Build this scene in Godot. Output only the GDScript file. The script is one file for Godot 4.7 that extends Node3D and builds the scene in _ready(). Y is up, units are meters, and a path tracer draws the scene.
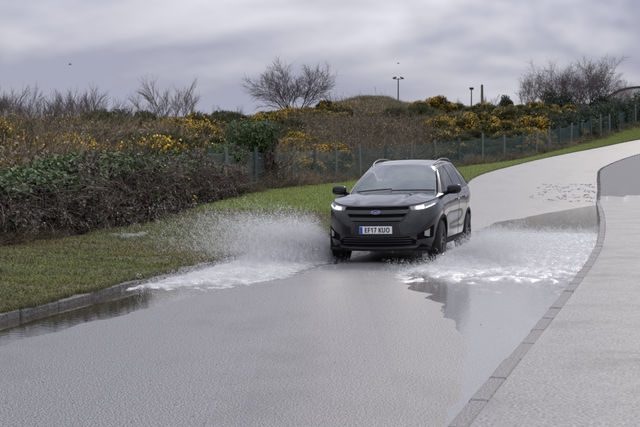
extends Node3D
# A dark family car ploughing through roadside puddles below a gorse-covered dune, overcast daylight.
# World: x right, y up, the road runs away along -z. «d» below is metres ahead of the standing point (-z).

const EYE := 1.7
const F_PX := 1300.0
const HORIZON := 158.0

var rng := RandomNumberGenerator.new()
var taken := {}
var M := {}

# ------------------------------------------------------------------ camera, sky, light
func set_up_view() -> void:
	var cam := Camera3D.new()
	cam.name = "camera"
	cam.fov = 18.65
	cam.position = Vector3(0, EYE, 0)
	cam.rotation_degrees = Vector3(-2.44, 0, 0)
	cam.near = 0.1
	cam.far = 5000.0
	cam.current = true
	add_child(cam)
	var env := Environment.new()
	env.background_mode = Environment.BG_SKY
	var sky := Sky.new()
	var pan := PanoramaSkyMaterial.new()
	pan.panorama = sky_picture()
	pan.energy_multiplier = 1.0
	sky.sky_material = pan
	env.sky = sky
	env.ambient_light_source = Environment.AMBIENT_SOURCE_SKY
	env.tonemap_mode = Environment.TONE_MAPPER_LINEAR
	env.tonemap_exposure = 1.06
	env.sdfgi_enabled = true
	env.ssao_enabled = true
	env.ssil_enabled = true
	var we := WorldEnvironment.new()
	we.name = "world_environment"
	we.environment = env
	add_child(we)
	var sun := DirectionalLight3D.new()
	sun.name = "sun"
	sun.light_energy = 0.5
	sun.light_angular_distance = 14.0
	sun.light_color = Color(1.0, 0.965, 0.91)
	sun.shadow_enabled = true
	add_child(sun)
	# a veiled sun ahead and a little to the right: wet surfaces glare, fronts lie in shade
	sun.look_at_from_position(Vector3(28, 46, -58), Vector3.ZERO)

func sky_picture() -> ImageTexture:
	var w := 2048
	var h := 1024
	var n := FastNoiseLite.new()
	n.seed = 11
	n.noise_type = FastNoiseLite.TYPE_SIMPLEX_SMOOTH
	n.frequency = 2.0
	n.fractal_octaves = 5
	n.fractal_gain = 0.56
	var n2 := FastNoiseLite.new()
	n2.seed = 5
	n2.noise_type = FastNoiseLite.TYPE_SIMPLEX_SMOOTH
	n2.frequency = 0.28
	n2.fractal_octaves = 3
	var bytes := PackedFloat32Array()
	bytes.resize(w * h * 3)
	for j in h:
		var el := (0.5 - (j + 0.5) / h) * PI
		var sy := sin(el)
		var cy := cos(el)
		var base := 0.345 * (1.0 + 3.0 * maxf(sy, 0.0))
		for i in w:
			var k := (j * w + i) * 3
			if sy < -0.02:
				bytes[k] = 0.16; bytes[k + 1] = 0.16; bytes[k + 2] = 0.15
				continue
			var az := ((i + 0.5) / w - 0.5) * TAU
			var q := 1.0 / (maxf(sy, 0.0) + 0.20)
			var x := sin(az) * cy * q
			var z := -cos(az) * cy * q
			var big := n2.get_noise_2d(x, z)
			var c := n.get_noise_2d(x + big * 0.7, z * 1.2 + big * 0.5) * 0.62 + big * 0.75
			c = clampf(c * 1.2 + 0.05, -0.8, 0.9)
			var l := base * (1.0 + 0.68 * c)
			# thin cloud is whiter, thick cloud a violet grey
			var t := smoothstep(-0.5, 0.6, c)
			bytes[k] = l * lerpf(0.93, 1.0, t)
			bytes[k + 1] = l * lerpf(0.965, 1.0, t)
			bytes[k + 2] = l * lerpf(1.26, 1.11, t)
	var im := Image.create_from_data(w, h, false, Image.FORMAT_RGBF, bytes.to_byte_array())
	return ImageTexture.create_from_image(im)

# ------------------------------------------------------------------ naming and tagging
func numbered(called: String) -> String:
	var n: int = taken.get(called, 0)
	taken[called] = n + 1
	return called if n == 0 else "%s_%03d" % [called, n]

func thing(called: String, label: String, category: String, at := Vector3.ZERO, turn := 0.0, group := "") -> Node3D:
	var o := Node3D.new()
	o.name = numbered(called)
	add_child(o)
	o.position = at
	o.rotation.y = turn
	tag(o, label, category, group)
	return o

func tag(o: Node3D, label: String, category: String, group := "", kind := "") -> void:
	o.set_meta("label", label)
	o.set_meta("category", category)
	if group != "": o.set_meta("group", group)
	if kind != "": o.set_meta("kind", kind)

func part(called: String, mesh: Mesh, m: Material, parent: Node, at := Vector3.ZERO, rot := Vector3.ZERO) -> MeshInstance3D:
	var o := MeshInstance3D.new()
	o.name = called
	o.mesh = mesh
	if m: o.material_override = m
	o.position = at
	o.rotation = rot
	parent.add_child(o, true)
	return o

func structure(called: String, mesh: Mesh, m: Material) -> MeshInstance3D:
	var o := part(numbered(called), mesh, m, self)
	o.set_meta("kind", "structure")
	return o

# ------------------------------------------------------------------ materials
func lin(r: float, g: float, b: float) -> Color:
	return Color(r, g, b).linear_to_srgb()

func mat(c: Color, rough := 0.8, metal := 0.0) -> StandardMaterial3D:
	var m := StandardMaterial3D.new()
	m.albedo_color = c
	m.roughness = rough
	m.metallic = metal
	return m

func noise_tex(sd: int, freq: float, ramp: Array, size := 512, oct := 4, kind := FastNoiseLite.TYPE_SIMPLEX_SMOOTH, normal := 0.0) -> NoiseTexture2D:
	var n := FastNoiseLite.new()
	n.seed = sd
	n.noise_type = kind
	n.frequency = freq
	n.fractal_octaves = oct
	var t := NoiseTexture2D.new()
	t.width = size
	t.height = size
	t.seamless = true
	t.noise = n
	if normal > 0.0:
		t.as_normal_map = true
		t.bump_strength = normal
	elif ramp.size() > 0:
		var g := Gradient.new()
		var off := PackedFloat32Array()
		var col := PackedColorArray()
		for r in ramp:
			off.append(r[0])
			col.append(r[1])
		g.offsets = off
		g.colors = col
		t.color_ramp = g
	return t

func leaf_mat(c: Color, light := 0.35) -> StandardMaterial3D:
	var m := mat(c, 0.6)
	m.vertex_color_use_as_albedo = true
	m.cull_mode = BaseMaterial3D.CULL_DISABLED
	m.backlight_enabled = light > 0.0
	m.backlight = Color(light, light, light)
	return m

func grey(v: float) -> Color:
	return Color(v, v, v)

func make_materials() -> void:
	# worn wet tarmac: pale stone chips in dark binder, a film of water that comes and goes
	var a := mat(Color.WHITE, 1.0)
	a.albedo_texture = noise_tex(1, 0.06, [[0.0, lin(.012, .012, .012)], [0.38, lin(.045, .044, .043)], [0.5, lin(.11, .109, .107)], [0.60, lin(.22, .217, .212)], [1.0, lin(.5, .49, .48)]], 1024, 4)
	a.roughness_texture = noise_tex(2, 0.06, [[0.0, grey(.40)], [0.5, grey(.48)], [1.0, grey(.58)]], 512, 3)
	a.normal_enabled = true
	a.normal_texture = noise_tex(3, 0.2, [], 1024, 2, FastNoiseLite.TYPE_SIMPLEX_SMOOTH, 5.0)
	a.normal_scale = 0.3
	a.uv1_triplanar = true
	a.uv1_world_triplanar = true
	a.uv1_scale = Vector3(0.95, 0.95, 0.95)
	a.metallic_specular = 0.6
	a.vertex_color_use_as_albedo = true
	M.road = a
	# pavement: pale concrete-coloured tarmac with wet streaks running across
	var p := mat(Color.WHITE, 1.0)
	p.albedo_texture = noise_tex(4, 0.06, [[0.0, lin(.06, .059, .057)], [0.34, lin(.13, .128, .125)], [0.5, lin(.175, .172, .168)], [0.66, lin(.22, .216, .211)], [1.0, lin(.38, .372, .362)]], 1024, 4)
	p.roughness_texture = noise_tex(5, 0.02, [[0.0, grey(.50)], [0.5, grey(.58)], [1.0, grey(.66)]], 512, 5)
	p.normal_enabled = true
	p.normal_texture = noise_tex(6, 0.2, [], 1024, 3, FastNoiseLite.TYPE_SIMPLEX_SMOOTH, 5.0)
	p.normal_scale = 0.15
	p.uv1_triplanar = true
	p.uv1_world_triplanar = true
	p.uv1_scale = Vector3(0.5, 0.5, 0.5)
	p.vertex_color_use_as_albedo = true
	M.pavement = p
	var p2 := p.duplicate() as StandardMaterial3D
	p2.albedo_texture = noise_tex(7, 0.05, [[0.0, lin(.09, .09, .091)], [0.5, lin(.125, .125, .127)], [1.0, lin(.18, .18, .18)]], 512, 6)
	p2.roughness_texture = null
	p2.roughness = 0.85
	p2.vertex_color_use_as_albedo = false
	M.dry_tarmac = p2
	var k := mat(Color.WHITE, 0.75)
	k.albedo_texture = noise_tex(8, 0.03, [[0.0, lin(.10, .098, .09)], [0.45, lin(.20, .195, .185)], [1.0, lin(.34, .33, .31)]], 512, 6)
	k.uv1_triplanar = true
	k.uv1_world_triplanar = true
	k.uv1_scale = Vector3(1.1, 1.1, 1.1)
	k.normal_enabled = true
	k.normal_texture = noise_tex(9, 0.1, [], 512, 4, FastNoiseLite.TYPE_SIMPLEX_SMOOTH, 6.0)
	M.kerb = k
	var kd := k.duplicate() as StandardMaterial3D
	kd.albedo_texture = noise_tex(10, 0.03, [[0.0, lin(.035, .034, .03)], [0.45, lin(.085, .082, .075)], [1.0, lin(.26, .25, .235)]], 512, 6)
	M.kerb_dark = kd
	var kg := k.duplicate() as StandardMaterial3D
	kg.albedo_texture = noise_tex(16, 0.11, [[0.0, lin(.05, .049, .047)], [0.4, lin(.14, .137, .131)], [0.55, lin(.23, .225, .217)], [1.0, lin(.45, .435, .42)]], 512, 4)
	M.kerb_gravel = kg
	# earth under the grass
	var s := mat(Color.WHITE, 0.95)
	s.albedo_texture = noise_tex(12, 0.02, [[0.0, lin(.030, .034, .014)], [0.4, lin(.055, .060, .022)], [0.6, lin(.072, .070, .030)], [0.8, lin(.085, .062, .036)], [1.0, lin(.10, .078, .05)]], 512, 6)
	s.uv1_triplanar = true
	s.uv1_world_triplanar = true
	s.uv1_scale = Vector3(0.22, 0.22, 0.22)
	M.turf = s
	var hs := s.duplicate() as StandardMaterial3D
	hs.albedo_texture = noise_tex(13, 0.02, [[0.0, lin(.045, .04, .02)], [0.5, lin(.085, .068, .042)], [1.0, lin(.14, .11, .07)]], 512, 6)
	M.hill = hs
	# standing water over brown silt
	var wc := lin(.035, .028, .02)
	wc.a = 0.85
	var w := mat(wc, 0.02)
	w.transparency = BaseMaterial3D.TRANSPARENCY_ALPHA
	w.metallic_specular = 0.5
	w.normal_enabled = true
	w.normal_texture = noise_tex(14, 0.02, [], 512, 4, FastNoiseLite.TYPE_SIMPLEX_SMOOTH, 3.0)
	w.normal_scale = 0.045
	var wbc := lin(.24, .235, .225)
	wbc.a = 0.22
	var wb := mat(wbc, 0.03)
	wb.transparency = BaseMaterial3D.TRANSPARENCY_ALPHA
	wb.metallic_specular = 1.0
	wb.normal_enabled = true
	wb.normal_texture = noise_tex(15, 0.035, [], 512, 5, FastNoiseLite.TYPE_SIMPLEX_SMOOTH, 3.0)
	wb.normal_scale = 0.12
	wb.uv1_triplanar = true
	wb.uv1_world_triplanar = true
	wb.uv1_scale = Vector3(0.7, 0.7, 0.7)
	M.silty_water = wb
	w.uv1_triplanar = true
	w.uv1_world_triplanar = true
	w.uv1_scale = Vector3(0.9, 0.9, 0.9)
	M.water = w
	var f := mat(Color.WHITE, 0.45)
	f.vertex_color_use_as_albedo = true
	M.foam = f
	var dr := mat(lin(.94, .94, .94), 0.3)
	dr.vertex_color_use_as_albedo = true
	dr.backlight_enabled = true
	dr.backlight = Color(1, 1, 1)
	M.drop = dr
	M.leaf = leaf_mat(Color.WHITE, 0.4)
	M.bark = leaf_mat(Color.WHITE, 0.0)
	M.bark.roughness = 0.9
	M.grass = leaf_mat(Color.WHITE, 0.5)
	var st := mat(Color.WHITE, 0.8)
	st.vertex_color_use_as_albedo = true
	M.stone = st
	# car
	var cp := mat(lin(.014, .0145, .017), 0.25, 0.32)
	cp.metallic_specular = 0.3
	cp.clearcoat_enabled = true
	cp.clearcoat = 1.0
	cp.clearcoat_roughness = 0.04
	M.paint = cp
	M.plastic = mat(lin(.010, .010, .011), 0.6)
	M.plastic.metallic_specular = 0.25
	M.gloss = mat(lin(.007, .007, .008), 0.15)
	M.recess = mat(lin(.005, .005, .006), 0.8)
	M.recess.metallic_specular = 0.15
	M.slat = mat(lin(.028, .03, .036), 0.25)
	M.rubber = mat(lin(.016, .016, .016), 0.85)
	M.rim = mat(lin(.06, .06, .065), 0.35, 0.7)
	M.chrome = mat(lin(.62, .63, .65), 0.12, 1.0)
	M.silver = mat(lin(.42, .43, .45), 0.3, 0.9)
	M.rail = mat(lin(.06, .06, .065), 0.35, 0.6)
	var g := mat(Color(.84, .90, .90, 0.06), 0.02, 0.15)
	g.transparency = BaseMaterial3D.TRANSPARENCY_ALPHA
	g.metallic_specular = 1.0
	M.glass = g
	var g2 := mat(Color(.04, .05, .05, 0.72), 0.02)
	g2.transparency = BaseMaterial3D.TRANSPARENCY_ALPHA
	M.tint = g2
	var hl := mat(Color(.9, .95, 1.0, 0.10), 0.02)
	hl.transparency = BaseMaterial3D.TRANSPARENCY_ALPHA
	M.lens = hl
	var lamp := mat(Color(1, 1, 1), 0.3)
	lamp.emission_enabled = true
	lamp.emission = Color(1.0, 0.95, 0.92)
	lamp.emission_energy_multiplier = 3.5
	M.lamp = lamp
	M.cloth = mat(lin(.03, .03, .032), 0.9)
	M.plate = mat(lin(.72, .73, .74), 0.4)
	M.plate_blue = mat(lin(.01, .07, .42), 0.4)
	M.ink = mat(lin(.008, .008, .008), 0.5)
	M.badge_blue = mat(lin(.012, .028, .13), 0.2)
	M.amber = mat(lin(.35, .12, .02), 0.3)
	M.net = mat(lin(.055, .10, .095), 0.8)
	M.post = mat(lin(.12, .14, .12), 0.85)
	M.post_green = mat(lin(.045, .075, .065), 0.8)
	M.white_wall = mat(lin(.62, .61, .58), 0.8)
	M.dark_metal = mat(lin(.03, .03, .035), 0.6)
	M.wood = mat(lin(.09, .085, .06), 0.9)

# ------------------------------------------------------------------ mesh helpers
func mesh_of(v: PackedVector3Array, n: PackedVector3Array, c: PackedColorArray, idx: PackedInt32Array) -> ArrayMesh:
	var a := []
	a.resize(Mesh.ARRAY_MAX)
	a[Mesh.ARRAY_VERTEX] = v
	a[Mesh.ARRAY_NORMAL] = n
	if c.size() == v.size() and c.size() > 0: a[Mesh.ARRAY_COLOR] = c
	if idx.size() > 0: a[Mesh.ARRAY_INDEX] = idx
	var m := ArrayMesh.new()
	m.add_surface_from_arrays(Mesh.PRIMITIVE_TRIANGLES, a)
	return m

# a smooth sheet of points p[j * nu + i]; faces whose «keep» is 0 are left out
func sheet(p: PackedVector3Array, nu: int, nv: int, flip := false, c := PackedColorArray(), keep := PackedByteArray()) -> ArrayMesh:
	var n := PackedVector3Array()
	n.resize(p.size())
	for j in nv:
		for i in nu:
			var du := p[j * nu + mini(i + 1, nu - 1)] - p[j * nu + maxi(i - 1, 0)]
			var dv := p[mini(j + 1, nv - 1) * nu + i] - p[maxi(j - 1, 0) * nu + i]
			var q := dv.cross(du)
			if flip: q = -q
			n[j * nu + i] = q.normalized() if q.length_squared() > 1e-16 else Vector3.UP
	var idx := PackedInt32Array()
	for j in nv - 1:
		for i in nu - 1:
			if keep.size() > 0 and keep[j * nu + i] == 0: continue
			var a := j * nu + i
			var b := a + 1
			var e := a + nu
			var f := e + 1
			if flip: idx.append_array(PackedInt32Array([a, e, b, b, e, f]))
			else: idx.append_array(PackedInt32Array([a, b, e, b, f, e]))
	return mesh_of(p, n, c, idx)

class Soup:
	var v := PackedVector3Array()
	var n := PackedVector3Array()
	var c := PackedColorArray()
	func tri(a: Vector3, b: Vector3, e: Vector3, col: Color) -> void:
		var q := (e - a).cross(b - a).normalized()
		v.append(a); v.append(b); v.append(e)
		n.append(q); n.append(q); n.append(q)
		c.append(col); c.append(col); c.append(col)
	func quad(a: Vector3, b: Vector3, e: Vector3, f: Vector3, col: Color) -> void:
		tri(a, b, e, col)
		tri(a, e, f, col)
	# faces turned away from «mid»
	func out_tri(a: Vector3, b: Vector3, e: Vector3, mid: Vector3, col: Color) -> void:
		if (e - a).cross(b - a).dot((a + b + e) / 3.0 - mid) >= 0.0: tri(a, b, e, col)
		else: tri(a, e, b, col)
	func out_quad(a: Vector3, b: Vector3, e: Vector3, f: Vector3, mid: Vector3, col: Color) -> void:
		out_tri(a, b, e, mid, col)
		out_tri(a, e, f, mid, col)
	func bevel_box(at: Vector3, s: Vector3, b: float, col := Color.WHITE, basis := Basis.IDENTITY) -> void:
		var h := s * 0.5
		var ax := [Vector3.RIGHT, Vector3.UP, Vector3.BACK]
		for i in 3:
			var j := (i + 1) % 3
			var k := (i + 2) % 3
			for sg in [-1.0, 1.0]:
				var o: Vector3 = ax[i] * h[i] * sg
				var q := []
				for w in [[-1, -1], [1, -1], [1, 1], [-1, 1]]:
					q.append(at + basis * (o + ax[j] * (h[j] - b) * w[0] + ax[k] * (h[k] - b) * w[1]))
				out_quad(q[0], q[1], q[2], q[3], at, col)
				for sh in [-1.0, 1.0]:
					var e1: Vector3 = ax[i] * h[i] * sg + ax[j] * (h[j] - b) * sh
					var e2: Vector3 = ax[i] * (h[i] - b) * sg + ax[j] * h[j] * sh
					var t: Vector3 = ax[k] * (h[k] - b)
					out_quad(at + basis * (e1 - t), at + basis * (e1 + t), at + basis * (e2 + t), at + basis * (e2 - t), at, col)
		for sx in [-1.0, 1.0]:
			for sy in [-1.0, 1.0]:
				for sz in [-1.0, 1.0]:
					var m := Vector3(sx, sy, sz)
					var r := []
					for i in 3:
						var z := h - Vector3(b, b, b)
						z[i] = h[i]
						r.append(at + basis * (z * m))
					out_tri(r[0], r[1], r[2], at, col)
	# tapered tube with k sides
	func limb(a: Vector3, b: Vector3, ra: float, rb: float, k: int, col: Color) -> void:
		var d := (b - a).normalized()
		var s := d.cross(Vector3(0.31, 0.2, 0.93)).normalized()
		var t := d.cross(s)
		for i in k:
			var p := s * cos(TAU * i / k) + t * sin(TAU * i / k)
			var q := s * cos(TAU * (i + 1) / k) + t * sin(TAU * (i + 1) / k)
			out_quad(a + p * ra, a + q * ra, b + q * rb, b + p * rb, (a + b) * 0.5, col)
	func mesh() -> ArrayMesh:
		var a := []
		a.resize(Mesh.ARRAY_MAX)
		a[Mesh.ARRAY_VERTEX] = v
		a[Mesh.ARRAY_NORMAL] = n
		a[Mesh.ARRAY_COLOR] = c
		var m := ArrayMesh.new()
		m.add_surface_from_arrays(Mesh.PRIMITIVE_TRIANGLES, a)
		return m

# smooth tube along points
func tube(pts: Array, radii: Array, k := 8) -> ArrayMesh:
	var p := PackedVector3Array()
	var nu := k + 1
	for j in pts.size():
		var d: Vector3 = (pts[mini(j + 1, pts.size() - 1)] - pts[maxi(j - 1, 0)]).normalized()
		var s := d.cross(Vector3(0.13, 0.97, 0.21)).normalized()
		var t := d.cross(s)
		for i in nu:
			p.append(pts[j] + (s * cos(TAU * i / k) + t * sin(TAU * i / k)) * radii[j])
	return sheet(p, nu, pts.size(), false)

# turned about the x axis: profile of (x, radius)
func lathe_x(prof: Array, k := 32) -> ArrayMesh:
	var p := PackedVector3Array()
	for q in prof:
		for i in k + 1:
			p.append(Vector3(q[0], q[1] * cos(TAU * i / k), q[1] * sin(TAU * i / k)))
	return sheet(p, k + 1, prof.size(), false)

# Hermite through a table, tangents kept tame
func curve(xs: Array, ys: Array, x: float) -> float:
	var n := xs.size()
	if x <= xs[0]: return ys[0] + (ys[1] - ys[0]) / (xs[1] - xs[0]) * (x - xs[0])
	if x >= xs[n - 1]: return ys[n - 1] + (ys[n - 1] - ys[n - 2]) / (xs[n - 1] - xs[n - 2]) * (x - xs[n - 1])
	var i := 0
	while i < n - 2 and x > xs[i + 1]: i += 1
	var h: float = xs[i + 1] - xs[i]
	var t: float = (x - xs[i]) / h
	var m: float = (ys[i + 1] - ys[i]) / h
	var m0: float = m
	var m1: float = m
	if i > 0:
		var b: float = (ys[i] - ys[i - 1]) / (xs[i] - xs[i - 1])
		m0 = 0.0 if b * m <= 0.0 else 2.0 * b * m / (b + m)
	if i < n - 2:
		var e: float = (ys[i + 2] - ys[i + 1]) / (xs[i + 2] - xs[i + 1])
		m1 = 0.0 if e * m <= 0.0 else 2.0 * e * m / (e + m)
	var t2 := t * t
	var t3 := t2 * t
	return (2 * t3 - 3 * t2 + 1) * ys[i] + (t3 - 2 * t2 + t) * h * m0 + (-2 * t3 + 3 * t2) * ys[i + 1] + (t3 - t2) * h * m1

# ------------------------------------------------------------------ lie of the land
const XL_D := [-8.0, 8.0, 13.5, 20.0, 27.5, 35.8, 46.0, 56.0, 65.0, 76.0, 86.0, 98.0, 110.0, 135.0, 175.0]
const XL_X := [-8.67, -4.67, -3.3, -1.67, 0.21, 2.2, 4.2, 6.05, 7.85, 11.6, 15.9, 21.1, 27.0, 41.0, 66.0]
const XR_D := [-8.0, 8.2, 12.1, 17.4, 22.0, 27.0, 35.0, 47.0, 56.0, 65.0, 70.0, 75.0, 82.0, 88.0, 98.0, 110.0, 135.0, 175.0]
const XR_X := [-3.5, 0.88, 1.96, 3.4, 4.6, 5.78, 7.53, 10.0, 11.95, 13.85, 15.0, 16.6, 19.3, 21.9, 26.5, 32.4, 46.5, 71.5]
const G_D := [-20.0, 46.0, 56.0, 65.0, 75.0, 86.0, 98.0, 110.0, 135.0, 175.0]
const G_Y := [0.0, 0.0, 0.3, 0.72, 1.22, 1.85, 2.45, 3.2, 4.6, 6.5]
# fence, mid-slope and skyline by bearing («u», 1300 to the radian-tangent from 320)
const FE_U := [-900.0, -420.0, -200.0, 0.0, 130.0, 200.0, 262.0, 330.0, 400.0, 460.0, 520.0, 560.0, 600.0, 640.0, 720.0, 820.0]
const FE_D := [9.5, 13.5, 18.0, 23.0, 31.0, 42.0, 55.0, 65.0, 73.0, 79.5, 87.0, 96.0, 107.0, 120.0, 145.0, 185.0]
const FE_Y := [0.2, 0.2, 0.2, 0.2, 0.18, 0.25, 0.35, 0.45, 0.72, 1.15, 1.57, 2.3, 3.35, 4.75, 6.2, 8.0]
const SK_U := [-900.0, -420.0, -200.0, 0.0, 130.0, 200.0, 262.0, 330.0, 370.0, 400.0, 430.0, 460.0, 520.0, 560.0, 600.0, 640.0, 720.0, 820.0]
const SK_D := [35.0, 52.0, 65.0, 75.0, 85.0, 95.0, 110.0, 125.0, 130.0, 130.0, 130.0, 130.0, 135.0, 140.0, 150.0, 160.0, 190.0, 230.0]
const SK_V := [122.0, 124.0, 124.0, 126.0, 124.0, 120.0, 116.0, 101.0, 94.0, 98.0, 103.0, 106.0, 107.0, 107.0, 108.0, 108.0, 106.0, 104.0]

const U0 := -900.0
const U1 := 820.0
const DU := 5.0
const NT := 96          # rows from the road edge (t = 0) past fence (1), mid-slope (2), skyline (3), lee side (4)
var land := PackedVector3Array()
var land_nu := 0

func xl(d: float) -> float: return curve(XL_D, XL_X, d)
func xr(d: float) -> float: return curve(XR_D, XR_X, d)
func rise(d: float) -> float: return curve(G_D, G_Y, d)

func make_land() -> void:
	var bump := FastNoiseLite.new()
	bump.seed = 3
	bump.frequency = 0.11
	bump.fractal_octaves = 4
	land_nu = int((U1 - U0) / DU) + 1
	land.resize(land_nu * (NT + 1))
	for i in land_nu:
		var u := U0 + i * DU
		var k := (u - 320.0) / F_PX
		var lo := 1.0
		var hi := 400.0
		for it in 40:
			var mid := (lo + hi) * 0.5
			if xl(mid) < k * mid: lo = mid
			else: hi = mid
		var d0 := lo
		var y0 := rise(d0) + lerpf(0.085, 0.03, smoothstep(26.0, 29.0, d0))
		var d1 := curve(FE_U, FE_D, u)
		var y1 := curve(FE_U, FE_Y, u)
		var d3 := curve(SK_U, SK_D, u)
		var y3 := EYE + (HORIZON - curve(SK_U, SK_V, u)) * d3 / F_PX - 0.9
		if u < -100.0: y3 = lerpf(y3, 3.0, smoothstep(-100.0, -500.0, u))
		var ds := [d0, d1, lerpf(d1, d3, 0.45), d3, d3 + 60.0]
		var ys := [y0, y1, lerpf(y1, y3, 0.45) + 0.25, y3, y3 - 3.5]
		for j in NT + 1:
			var t := 4.0 * j / NT
			var d: float
			var y: float
			if t <= 1.0:
				d = lerpf(d0, d1, t)
				y = lerpf(y0, y1, t) 
				# a shallow crown on the verge
				y += 0.05 * sin(PI * t)
			else:
				d = curve([0, 1, 2, 3, 4], ds, t)
				y = curve([0, 1, 2, 3, 4], ys, t)
			var p := Vector3(k * d, y, -d)
			if t <= 0.0: p.x -= 0.12
			var amp := 0.035 if t <= 1.0 else lerpf(0.05, 0.75, smoothstep(1.0, 1.6, t))
			if t < 0.05: amp = 0.0
			p.y += bump.get_noise_2d(p.x * (4.0 if t < 1.0 else 1.0), p.z * (4.0 if t < 1.0 else 1.0)) * amp
			land[j * land_nu + i] = p

func land_at(u: float, t: float) -> Vector3:
	var a := clampf((u - U0) / DU, 0.0, land_nu - 1.001)
	var b := clampf(t * NT / 4.0, 0.0, NT - 0.001)
	var i := int(a)
	var j := int(b)
	var p := land[j * land_nu + i].lerp(land[j * land_nu + i + 1], a - i)
	var q := land[(j + 1) * land_nu + i].lerp(land[(j + 1) * land_nu + i + 1], a - i)
	return p.lerp(q, b - j)

func build_land() -> void:
	make_land()
	var split := NT / 4
	var verge := structure("grass_verge", sheet(land.slice(0, (split + 1) * land_nu), land_nu, split + 1, true), M.turf)
	verge.set_meta("label", "wide grass verge between the road and the hedge")
	var hill := structure("hillside", sheet(land.slice(split * land_nu), land_nu, NT + 1 - split, true), M.hill)
	hill.set_meta("label", "scrub covered dune rising behind the fence")
	var base := PlaneMesh.new()
	base.size = Vector2(6000, 6000)
	var g := structure("ground", base, M.hill)
	g.position.y = -0.45
	g.set_meta("label", "flat rough ground stretching to the horizon")

# how far each puddle reaches from its kerb
func pool_left(d: float) -> float: return curve([4.0, 8.0, 10.0, 12.1, 13.9, 16.4, 18.0, 22.0, 26.0, 30.0, 34.0, 40.0], [0.1, 0.45, 0.62, 0.85, 1.05, 1.25, 1.45, 1.8, 1.5, 0.8, 0.1, -1.0], d)
func pool_right(d: float) -> float: return curve([4.0, 8.0, 11.0, 12.5, 14.0, 16.0, 20.0, 25.0, 31.6, 34.5, 40.0, 45.0, 47.5, 55.0], [0.0, 0.12, 0.34, 0.62, 1.1, 1.85, 2.75, 3.1, 3.0, 2.65, 1.6, 0.5, 0.0, -2.0], d)

func dip(q: float, w: float) -> float:
	if q >= w: return 0.04 * tanh((q - w) / 1.3)
	return 0.04 * maxf((q - w) / maxf(w, 0.5), -1.0)

var rut := FastNoiseLite.new()
func road_y(x: float, d: float, a: float, b: float, wl: float, wr: float) -> float:
	var base := minf(dip(x - a, wl), dip(b - x, wr)) + rut.get_noise_2d(x, d) * 0.006 * (1.0 - smoothstep(36.0, 50.0, d))
	var ragged := exp(-pow(base / 0.009, 2.0)) * (1.0 - smoothstep(28.0, 34.0, d))
	return rise(d) + base + rut.get_noise_2d(x * 7.0, d * 5.0) * 0.004 * ragged

func build_road() -> void:
	rut.seed = 8
	rut.frequency = 0.22
	rut.fractal_octaves = 3
	var p := PackedVector3Array()
	var d := -6.0
	var rows := 0
	var nu := 81
	var tone := PackedColorArray()
	var worn := FastNoiseLite.new()
	worn.seed = 18
	worn.frequency = 0.4
	worn.fractal_octaves = 4
	while d < 176.0:
		var a := xl(d) - 0.02
		var b := xr(d) + 0.02
		var wl := pool_left(d)
		var wr := pool_right(d)
		if d > 27.0: a -= 0.35
		for i in nu:
			var x := lerpf(a, b, i / (nu - 1.0))
			var y := road_y(x, d, a, b, wl, wr)
			if d > 27.0 and i == 0: y -= 0.12
			p.append(Vector3(x, y, -d))
			# patched and worn tarmac: paler worn areas, darker bitumen, two faint wheel tracks each way
			var f := i / (nu - 1.0)
			var wear := 1.0 + 0.32 * worn.get_noise_2d(x * 1.1, d * 0.45) + 0.16 * worn.get_noise_2d(x * 5.0, d * 3.0)
			for tr in [.2, .42, .6, .82]: wear += 0.07 * exp(-pow((f - tr) / .045, 2.0))
			tone.append(Color(wear, wear, wear * 0.985))
		rows += 1
		d += 0.12 if d < 36.0 else 0.8
	var r := structure("road", sheet(p, nu, rows, true, tone), M.road)
	r.set_meta("label", "wet grey tarmac road bending away uphill")
	# standing water: one level sheet along each kerb, the tarmac rises out of it
	for side in 2:
		var w := PackedVector3Array()
		var n := 0
		d = 5.0
		while d < 48.0:
			var e := xl(d) if side == 0 else xr(d)
			var s := 1.0 if side == 0 else -1.0
			var reach: float = maxf((pool_left(d) if side == 0 else pool_right(d)) + 0.8, 0.05)
			reach = minf(reach, (xr(d) - xl(d)) * (0.45 if side == 0 else 0.52))
			w.append(Vector3(e, 0.0, -d))
			w.append(Vector3(e + s * reach, 0.0, -d))
			n += 1
			d += 0.5
		var o := structure("puddle", sheet(w, 2, n, side == 0), M.water if side == 0 else M.silty_water)
		o.set_meta("label", "brown puddle lying along the grass kerb" if side == 0 else "broad pale puddle lying along the pavement kerb")

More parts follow.
